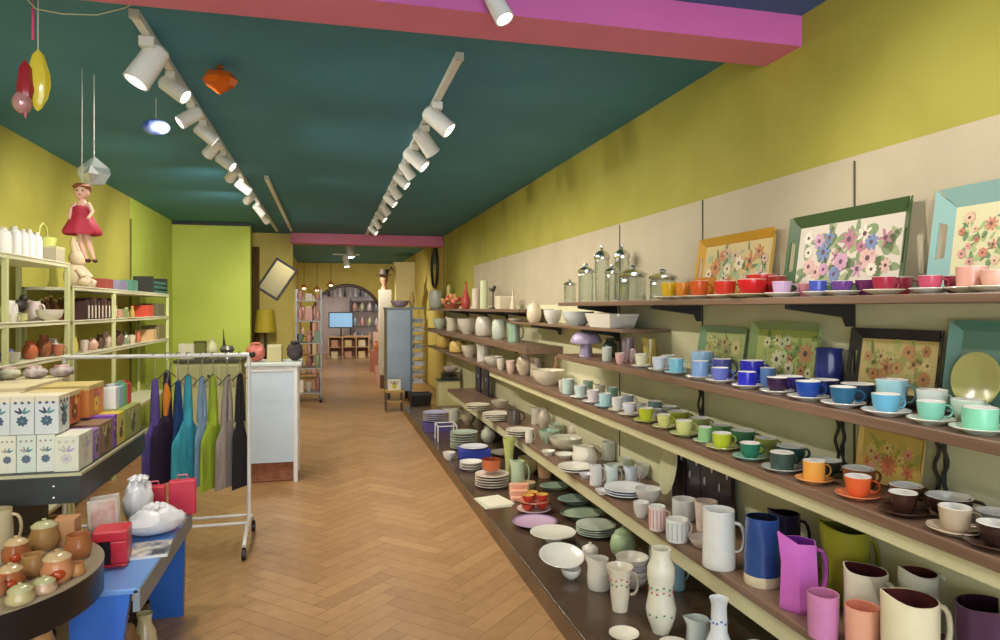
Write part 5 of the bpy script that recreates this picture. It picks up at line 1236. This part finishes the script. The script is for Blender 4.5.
# plush bunny sitting at the corner of the near rack
p, s = on_rk(86, RB[0]); p = (p[0], 6.1, p[2])
t = thing('plush_toy', 'cream plush rabbit slumped at the near end of the far rack', 'plush toy', p)
mb = MB().sphere((0, 0, .10), .09, 14, 10, 0, (1, 1.05, 1.1)).sphere((.01, 0, .24), .065, 14, 10, 0, (1, 1.05, 1))
for sy in (-1, 1): mb.tube([(.0, sy * .03, .28), (-.01, sy * .05, .36), (.0, sy * .075, .40)], [.02, .024, .008], 8); mb.tube([(.05, sy * .05, .06), (.12, sy * .06, .035)], [.04, .032], 8); mb.tube([(.03, sy * .07, .15), (.08, sy * .08, .09)], [.026, .022], 8)
mb.build('body', noisy((222, 204, 176), (206, 186, 156), 14, .95), t, smooth=60)
mb = MB().sphere((.072, -.024, .25), .007, 6, 5).sphere((.072, .024, .25), .007, 6, 5).sphere((.078, 0, .232), .009, 6, 5); mb.build('face_features', m_dark, t)
# ================================================================ BACK OF THE SHOP
# mirror tilted on the yellow return wall
x, y, t_ = at_y(277, 11.97); 
t = thing('wall_mirror', 'diamond hung mirror with a dark frame on the yellow wall', 'mirror', (x, 11.99, z_at(279, t_)), 0)
mb = MB(); a, b, f = .20, .30, .035; rot = Matrix.Rotation(math.radians(33), 4, 'Y')
mb.bx((-a, -.03, -b), (-a + f, 0, b)).bx((a - f, -.03, -b), (a, 0, b)).bx((-a + f, -.03, -b), (a - f, 0, -b + f)).bx((-a + f, -.03, b - f), (a - f, 0, b)).xf(rot).build('frame', mat((50, 46, 42), .5), t)
MB().bx((-a + f, -.012, -b + f), (a - f, -.002, b - f)).xf(rot).build('glass', mat((112, 104, 70), .3, .6), t)
x, y, t_ = at_y(266, 11.8)
t = thing('lampshade_lamp', 'yellow drum lamp on a stand before the yellow wall', 'lamp', (x, 11.65, 0)); zc = z_at(322, t_)
MB().lathe([(0, 0), (.14, 0), (.13, .02), (.02, .03), (.018, zc - .1), (0, zc - .1)], 16).build('stand', m_dark, t, smooth=40)
MB().lathe([(.13, zc - .16), (.17, zc - .16), (.13, zc + .2), (.125, zc + .2), (.165, zc - .155), (.13, zc - .155)], 24).build('shade', mat((190, 170, 40), .7), t, smooth=40)
t = thing('dark_gap_strip', 'dark ochre curtain strip beside the lime partition', 'curtain', (at_y(253, 11.9)[0], 11.9, 0))  # added strip stands in for the dark gap past the partition
mb = MB(); n = 14; pts = [(-.10 + .2 * i / n, .03 * math.sin(i * 1.6)) for i in range(n + 1)]; mb.prism(pts + [(a, b + .012) for a, b in reversed(pts)], .9, 2.5, axis='z'); mb.build('cloth', mat((122, 100, 50), .8), t)
# goods tower at the left of the passage
def goods_rack(label, x0, x1, y0, d, zs, cols, top, seed, names='parcel', phrase='', castors=True, mcol=(150, 150, 146), k=4):
    t = thing('goods_rack', label, 'rack', ((x0 + x1) / 2, y0, 0)); hw = abs(x1 - x0) / 2; q = random.Random(seed); m = mat(mcol, .4, .3)
    for sx in (-1, 1):
        for y in (.012, d - .012): MB().box((sx * (hw - .012), y, (top + .06) / 2), (.022, .022, top - .06)).build('post', m, t)
    for z in zs: MB().bx((-hw, 0, z - .015), (hw, d, z)).build('shelf', m, t)
    if castors:
        for sx in (-1, 1):
            for y in (.03, d - .03):
                w = MB().lathe([(0, -.02), (.045, -.02), (.045, .02), (0, .02)], 12); w.xf(Matrix.Translation((sx * (hw - .02), y, .046)) @ Matrix.Rotation(PI / 2, 4, 'Y')); w.build('castor', m_black, t, smooth=40)
    lv = ['lowest', 'second', 'third', 'fourth', 'fifth', 'sixth', 'seventh']
    for i, z in enumerate(zs[:-1] if top - zs[-1] < .05 else zs):
        gap = (zs[i + 1] - z - .03) if i + 1 < len(zs) else .22
        for j in range(k):
            c = cols[q.randrange(len(cols))]; w = 2 * hw / k; h = gap * q.uniform(.45, .85); cx = (x0 + x1) / 2 - hw + w * (j + .5)
            l = f'small {names} on the {lv[i]} shelf of the {phrase}, {["first", "second", "third", "fourth", "fifth"][j]} from the wall' if k > 1 else ''
            kind = q.randrange(3)
            if kind == 0: vase((cx, y0 + d * .35, z + .0005), w * .7, h, c, l.replace(names, 'vase'), n=14)
            elif kind == 1: box_thing((cx, y0 + d * .4, z + .0005), (w * .8, d * .5, h), c, l, rz=0)
            else: bowl((cx, y0 + d * .4, z + .0005), w * .85, h * .6, c, l.replace(names, 'bowl'), n=14)
    return t
pal = [(150, 160, 120), (206, 150, 140), (190, 170, 130), (120, 140, 120), (222, 206, 180), (150, 100, 90), (196, 186, 170)]
goods_rack('grey wheeled goods rack at the left of the passage', at_y(297, 11.9)[0], at_y(322, 11.4)[0], 11.3, .5, [.16, .55, .95, 1.3, 1.62], pal, 1.8, 5, phrase='grey wheeled rack', k=3)
goods_rack('wooden goods rack deeper in the passage on the left side', at_y(300, 15.5)[0], at_y(318, 15.5)[0], 15.2, .4, [.1, .5, .9, 1.3, 1.65], [(206, 160, 150), (222, 200, 180), (150, 130, 120), (206, 190, 150)], 1.9, 9, phrase='wooden passage rack', castors=False, mcol=(150, 110, 84), k=3)
# grey metal cabinet, seen end on, with wire baskets on its side
x0, x1 = at_y(387, 11.0)[0], at_y(412, 11.0)[0]; hw = (x1 - x0) / 2
t = thing('metal_cabinet', 'tall blue grey metal cabinet standing end-on at the back', 'cabinet', ((x0 + x1) / 2, 11.0, 0))
_, _, t_ = at_y(400, 11.0); zt = z_at(308, t_)
MB().bx((-hw, 0, .18), (hw, .6, zt - .02)).build('body', m_steel, t, bevel=.006)
MB().bx((-hw - .015, -.015, zt - .02), (hw + .2, .62, zt + .01)).build('top', mat((120, 128, 132), .4, .4), t, bevel=.004)
for sx in (-1, 1): MB().box((sx * (hw - .03), .05, .09), (.05, .05, .18)).build('leg', m_dark, t); MB().box((sx * (hw - .03), .55, .09), (.05, .05, .18)).build('leg', m_dark, t)
MB().bx((hw - .03, -.012, .2), (hw + .004, 0, zt - .03)).build('edge_post', mat((90, 104, 112), .4, .5), t)
for i in range(8):
    z = .30 + i * (zt - .40) / 8
    mb = MB(); mb.tube([(hw + .01, .0, z), (hw + .20, .0, z), (hw + .20, .22, z), (hw + .01, .22, z)], .007, 6); mb.tube([(hw + .01, .0, z + .07), (hw + .20, .0, z + .07), (hw + .20, .22, z + .07), (hw + .01, .22, z + .07)], .006, 6)
    for q in range(6): mb.tube([(hw + .02 + q * .035, .0, z), (hw + .02 + q * .035, .0, z + .07)], .003, 5)
    mb.build('wire_basket', mat((206, 212, 212), .3, .4), t, smooth=50)
    box_thing(((x0 + x1) / 2 + hw + .105, 11.11, z + .008), (.15, .16, .05), [(206, 200, 190), (150, 160, 160), (196, 206, 206)][i % 3], f'small pale packet in the {["lowest", "second", "third", "fourth", "fifth", "sixth", "seventh", "top"][i]} wire basket of the metal cabinet', 'packet', 'packet', group='packets in the wire baskets')
p = ((x0 + x1) / 2 + .03, 11.25, zt + .0105)
bowl(p, .30, .11, (176, 150, 160), 'mauve dish on top of the metal cabinet'); vase((p[0] + .2, p[1] + .05, p[2]), .09, .26, (206, 170, 110), 'amber vase with reeds on top of the metal cabinet')
t = thing('black_crate', 'black plastic crate at the foot of the metal cabinet', 'crate', (at_y(420, 10.4)[0], 10.4, 0))
flared(MB(), .32, .3, .22, .85).build('body', m_black, t); MB().bx((-.165, -.155, .2), (.165, -.145, .222)).build('rim', mat((60, 58, 60), .4), t)
t = thing('display_plinth', 'pale counter block between the metal cabinet and the wall', 'plinth', (1.55, 10.05, 0))
MB().bx((.03, 0, 0), (.35, .25, .42)).build('body', mat((196, 186, 130), .6), t); MB().bx((.02, -.01, .42), (.36, .26, .44)).build('top', mat((70, 70, 56), .4), t)
# little wooden stool with goods
x, y, t_ = at_y(399, 9.75)
t = thing('stool', 'small wooden stool with a basket seat at the end of the plinth', 'stool', (.93, 10.1, 0))
MB().bx((-.13, -.11, .28), (.13, .11, .31)).build('seat', mat((170, 136, 60), .5), t, bevel=.004)
MB().bx((-.12, -.10, .14), (.12, .10, .155)).build('shelf', mat((176, 140, 66), .5), t)
for sx in (-1, 1):
    for sy in (-1, 1): MB().box((sx * .115, sy * .095, .14), (.022, .022, .28)).build('leg', mat((90, 64, 44), .5), t)
box_thing((.93, 10.08, .3105), (.18, .12, .15), (214, 206, 180), 'cream box with a yellow mark standing on the wooden stool', decor=[(206, 190, 60), (120, 100, 60)], seed=4)
# oval mirror on the right wall
y = at_x(435, XR - .02)[1]; _, _, t_ = at_y(435, y); zc = z_at(268, t_)
t = thing('oval_mirror', 'oval mirror in a dark ribbed frame on the far right wall', 'mirror', (XR - .025, y, zc))
hh = (z_at(250, t_) - z_at(288, t_)) / 2
mb = MB(); mb.tube([(0, .34 * math.cos(2 * PI * i / 28), hh * math.sin(2 * PI * i / 28)) for i in range(29)], .03, 8); mb.build('frame', mat((60, 52, 40), .5), t, smooth=50)
mb = MB().lathe([(0, -.004), (1, -.004), (1, .004), (0, .004)], 28); mb.xf(Matrix.Diagonal((1, .33, hh * .97, 1)) @ Matrix.Rotation(PI / 2, 4, 'Y')); mb.build('glass', mat((150, 156, 140), .1, 1), t)
# pale column block at the right of the arch and shop dummy with a feathered hat
struct('trim_9', MB().bx((at_y(396, 16)[0], 16.0, 0), (XR, 16.3, 2.45)).bx((at_y(394, 16)[0], 15.96, 2.45), (XR, 16.34, 2.56)), noisy((222, 208, 150), (212, 196, 136), 3, .7))
x, y, t_ = at_y(384, 13.6); s = t_ / FPX
t = thing('hat_stand', 'tall white display stand carrying a dark feathered hat bust', 'display stand', (x, y, 0))
zb = z_at(290, t_)
MB().bx((-.10, -.1, 0), (.14, .12, zb)).build('pillar', mat((214, 204, 180), .5), t, bevel=.006)
MB().lathe([(0, zb), (.08, zb), (.06, zb + .04), (.035, zb + .1), (.075, zb + .18), (.08, zb + .27), (.04, zb + .34), (0, zb + .35)], 14).build('bust', mat((150, 110, 80), .6), t, smooth=50)
MB().lathe([(.17, zb + .29), (.09, zb + .31), (.08, zb + .40), (0, zb + .42)], 16).tube([(.05, 0, zb + .36), (.14, 0, zb + .44), (.2, 0, zb + .36)], [.03, .03, .006], 8).build('hat', mat((60, 48, 30), .7), t, smooth=50)
# pink and brown goods stacked low on the right before the arch
for i, (px, Y, w, h, c, l) in enumerate(((381, 14.5, .24, .30, (206, 150, 140), 'pink parcel low at the right of the passage'), (376, 16.5, .26, .5, (176, 110, 90), 'brown carton before the arch on the right'), (386, 13.1, .22, .24, (120, 70, 60), 'dark red carton at the foot of the white display stand'), (379, 17.6, .3, .9, (206, 170, 150), 'tall blush carton deep on the right of the passage'))):
    x, y, t_ = at_y(px, Y); box_thing((x, y, 0), (w, w * .8, h), c, l)
    vase((x, y, h + .0005), w * .5, .22, [(222, 206, 190), (206, 120, 90), (214, 190, 150), (190, 150, 140)][i], 'vase standing on the ' + l.split(' at ')[0].split(' low')[0].split(' before')[0].split(' deep')[0])
# room behind the arch: desk, shelves, screen
t = thing('wooden_counter', 'light wooden shelf counter with cubbies seen through the arch', 'counter', (at_y(349, 21.0)[0], 21.0, 0))
mb = MB(); m_wd = mat((206, 160, 110), .5)
MB().bx((-.6, 0, .62), (.6, .45, .66)).build('top', m_wd, t); MB().bx((-.6, .43, .04), (.6, .45, .62)).build('back_panel', mat((150, 110, 80), .6), t)
for x in (-.6, -.2, .2, .57): MB().bx((x, 0, .0), (x + .03, .43, .62)).build('divider', m_wd, t)
MB().bx((-.57, 0, .32), (.57, .43, .34)).build('shelf', m_wd, t)
q = random.Random(4)
for i, x in enumerate((-.42, -.02, .38)):
    for j, z in enumerate((.0, .3405)): box_thing((at_y(349, 21.0)[0] + x, 21.2, z + .001), (.2, .2, .2), [(226, 206, 160), (206, 150, 120), (222, 190, 130)][(i + j) % 3], f'pale carton in the {["left", "middle", "right"][i]} {["lower", "upper"][j]} cubby of the wooden counter')
x, y, t_ = at_y(341, 21.1)
t = thing('monitor', 'blue glowing screen on the counter behind the arch', 'monitor', (x, 21.15, .6605))
MB().lathe([(0, 0), (.12, 0), (.11, .015), (.02, .02), (.018, .28), (0, .28)], 14).build('stand', m_dark, t, smooth=40)
MB().bx((-.36, -.02, .24), (.36, .03, .72)).build('casing', m_dark, t); MB().bx((-.33, -.024, .27), (.33, -.02, .69)).build('screen', mat((120, 160, 190), .3, emit=.9), t)
t = thing('utensil_rail', 'rail of hanging white and dark utensils on the far wall behind the arch', 'utensil rail', (at_y(345, 23.4)[0], 23.5, 2.3))
MB().bx((-.75, -.02, -.02), (.75, .02, .02)).build('bar', m_dark, t)
for i in range(9): MB().tube([(-.68 + i * .17, -.02, .0), (-.68 + i * .17, -.03, -.2), (-.68 + i * .17, -.03, -.42)], [.012, .02, .05], 8).build('utensil', mat([(226, 224, 220), (50, 48, 52), (196, 190, 184)][i % 3], .4), t, smooth=50)
t = thing('backroom_shelf', 'dark shelf unit on the far wall behind the arch', 'shelf', (at_y(366, 23.2)[0], 23.2, 0))
for z in (.4, .9, 1.4, 1.75): MB().bx((-.5, 0, z - .03), (.5, .35, z)).build('shelf_board', mat((90, 80, 76), .5), t)
for sx in (-1, 1): MB().bx((sx * .5 - .02, 0, 0), (sx * .5 + .02, .35, 1.8)).build('side', mat((70, 62, 60), .5), t)
for i in range(4):
    for j, z in enumerate((.4, .9, 1.4)): vase((at_y(366, 23.2)[0] - .36 + i * .24, 23.36, z + .001), .15, .28, [(222, 200, 190), (150, 160, 170), (206, 150, 130), (196, 190, 150)][(i + j) % 4], f'pale vase on the {["lower", "middle", "upper"][j]} backroom shelf, {["first", "second", "third", "fourth"][i]} from its left side', n=12)
for i, (px, py, Y) in enumerate(((331, 285, 19.2), (304, 288, 18.6), (317, 290, 18.9))):
    x, y, t_ = at_y(px, Y)
    t = thing('pendant_lamp', f'small glowing pendant lamp near the arch, {["nearest its top", "leftmost", "between the other two"][i]}', 'pendant lamp', (x, y, z_at(py, t_)))
    MB().tube([(0, 0, .1), (0, 0, ZC - z_at(py, t_))], .006, 6).build('cord', m_dark, t); MB().lathe([(.1, 0), (.03, .1), (0, .11)], 14).build('shade', mat((190, 110, 70), .5), t, smooth=50); MB().sphere((0, 0, .01), .05, 10, 8).build('bulb', mat((255, 226, 180), .4, emit=6), t, smooth=60)
# ================================================================ MORE CROCKERY AND GOODS
# dark glazed boards and plates at the far end of the low shelf
for i, px in enumerate((480, 488)):
    y0 = at_x(px, 1.88)[1]
    o = thing('upright_board', f'dark purple glazed board upright at the far end of the low shelf, {["farther", "nearer"][i]} of two', 'board', (1.86, y0, Z4), 0)
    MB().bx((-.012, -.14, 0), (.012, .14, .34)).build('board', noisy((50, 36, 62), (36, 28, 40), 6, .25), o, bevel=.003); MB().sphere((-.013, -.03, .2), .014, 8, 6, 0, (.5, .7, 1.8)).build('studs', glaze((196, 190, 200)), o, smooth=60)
p = (1.77, 10.17, .4405)
stack_plates(p, .30, [(46, 44, 46), (60, 64, 60)], 4, 'dark plate piled on the pale counter block', .024)
bowl((p[0] - .0, p[1], p[2] + .105), .24, .08, (206, 186, 170), 'pale pink bowl on top of the dark plates on the counter block')
# low shelf, second line by the wall
for px, py, w, h, kind, col, l in ((500, 408, 18, 8, 'bowl', (206, 196, 170), 'oatmeal bowl behind the first plate piles, low shelf'), (537, 424, 12, 16, 'jug', (222, 212, 190), 'ivory jug by the wall behind the third plate pile, low shelf'),
        (556, 434, 16, 10, 'bowl', (196, 206, 176), 'pale sage bowl by the wall before the bud vase, low shelf'), (574, 438, 12, 16, 'vase', (226, 214, 190), 'cream vase by the wall in the middle, low shelf'),
        (626, 470, 12, 12, 'cup', (206, 212, 190), 'pale green cup by the wall beside the tall grey mug, low shelf'), (642, 478, 16, 14, 'bowl', (222, 222, 200), 'cream bowl by the wall near the upright platter, low shelf')):
    item(lo, px, py, w, h, kind, col, l)
item(lo, 548, 455, 14, 4, 'plate', (226, 222, 200), 'small cream plate at the edge beside the sage bowl, low shelf')
item(lo, 641, 517, 16, 15, 'cup', (222, 216, 206), 'small white cup at the edge before the footed bowl, low shelf', style='tea')
item(lo, 602, 494, 14, 4, 'plate', (232, 226, 220), 'small white plate at the edge under the milk jugs, low shelf')
# plinth, in and around the far groups
for px, py, w, h, kind, col, l in ((452, 421, 15, 12, 'jug', (214, 206, 184), 'small ivory jug behind the lavender plates, plinth'), (468, 424, 16, 10, 'bowl', (206, 190, 150), 'sand coloured bowl at the back behind the wire stand, plinth'),
        (488, 442, 15, 16, 'vase', (206, 206, 180), 'pale grey vase behind the blue box, plinth'), (449, 460, 13, 8, 'bowl', (226, 222, 210), 'small white bowl at the edge before the green plates, plinth'),
        (528, 490, 15, 8, 'bowl', (196, 176, 130), 'sand brown bowl behind the pink runner, plinth'), 
        
        (698, 640, 24, 22, 'jug', (214, 220, 214), 'white squat pitcher before the blue flowered bottle, plinth')):
    item(pl, px, py, w, h, kind, col, l)
# third shelf, far end
for px, w, h, kind, col, l in ((562, 9, 12, 'tea', (226, 216, 200), 'ivory cup beside the aqua mug, third shelf'), ):
    mixed([(px, w, h, kind, col, l)], 1.69 if kind == 'tea' else 1.82, Z3)
# second shelf, far end
mixed([(634, 9, 15, 'vase', (176, 150, 146), 'dusty rose bottle behind the small cream cup')], 1.79, Z2)
# left racks: more goods
for px, z, x, w, h, kind, col, l in ((12, RA[1], -1.88, 9, 10, 'tea', (232, 226, 214), 'white cup at the front of the near rack by the post'), (22, RA[1], -1.88, 9, 9, 'tea', (214, 206, 150), 'yellow cup at the front of the near rack'),
        (14, RA[2], -1.86, 12, 12, 'bowl', (206, 200, 180), 'cream bowl at the front of the near rack, third level'),
        (58, RA[2], -1.86, 10, 12, 'tea', (196, 120, 90), 'rust cup at the front of the near rack, third level'), (74, RA[2], -1.9, 8, 16, 'vase', (214, 196, 100), 'mustard vase by the end post, third level of the near rack'),
        (119, RB[1], -1.86, 6, 9, 'tea', (206, 150, 120), 'peach cup on the second level of the far rack'), (126, RB[1], -1.9, 6, 11, 'vase', (176, 190, 130), 'pale green vase on the second level of the far rack'), (132, RB[1], -1.9, 5, 12, 'vase', (196, 160, 90), 'ochre vase on the second level of the far rack'),
        (132, RB[2], -1.88, 7, 9, 'bowl', (222, 206, 180), 'ivory bowl on the third level of the far rack'), (138, RB[2], -1.9, 6, 11, 'vase', (196, 110, 80), 'rust vase on the third level of the far rack'), (84, RB[2], -1.9, 8, 12, 'tea', (226, 206, 190), 'shell pink cup on the third level of the far rack')):
    p, s = on_rk(px, z, x); w, h = w * s, h * s
    if kind == 'tea': cup(p, w, h, col, l, n=16)
    elif kind == 'bowl': bowl(p, w, h, col, l, n=16)
    else: vase(p, w, h, col, l, [(.7, 0), (.95, .15), (1, .45), (.6, .8), (.66, 1)], n=16)
_dup = {l: n for l, n in LABELS.items() if len(n) > 1}
if _dup: print('DUPLICATE LABELS', _dup)
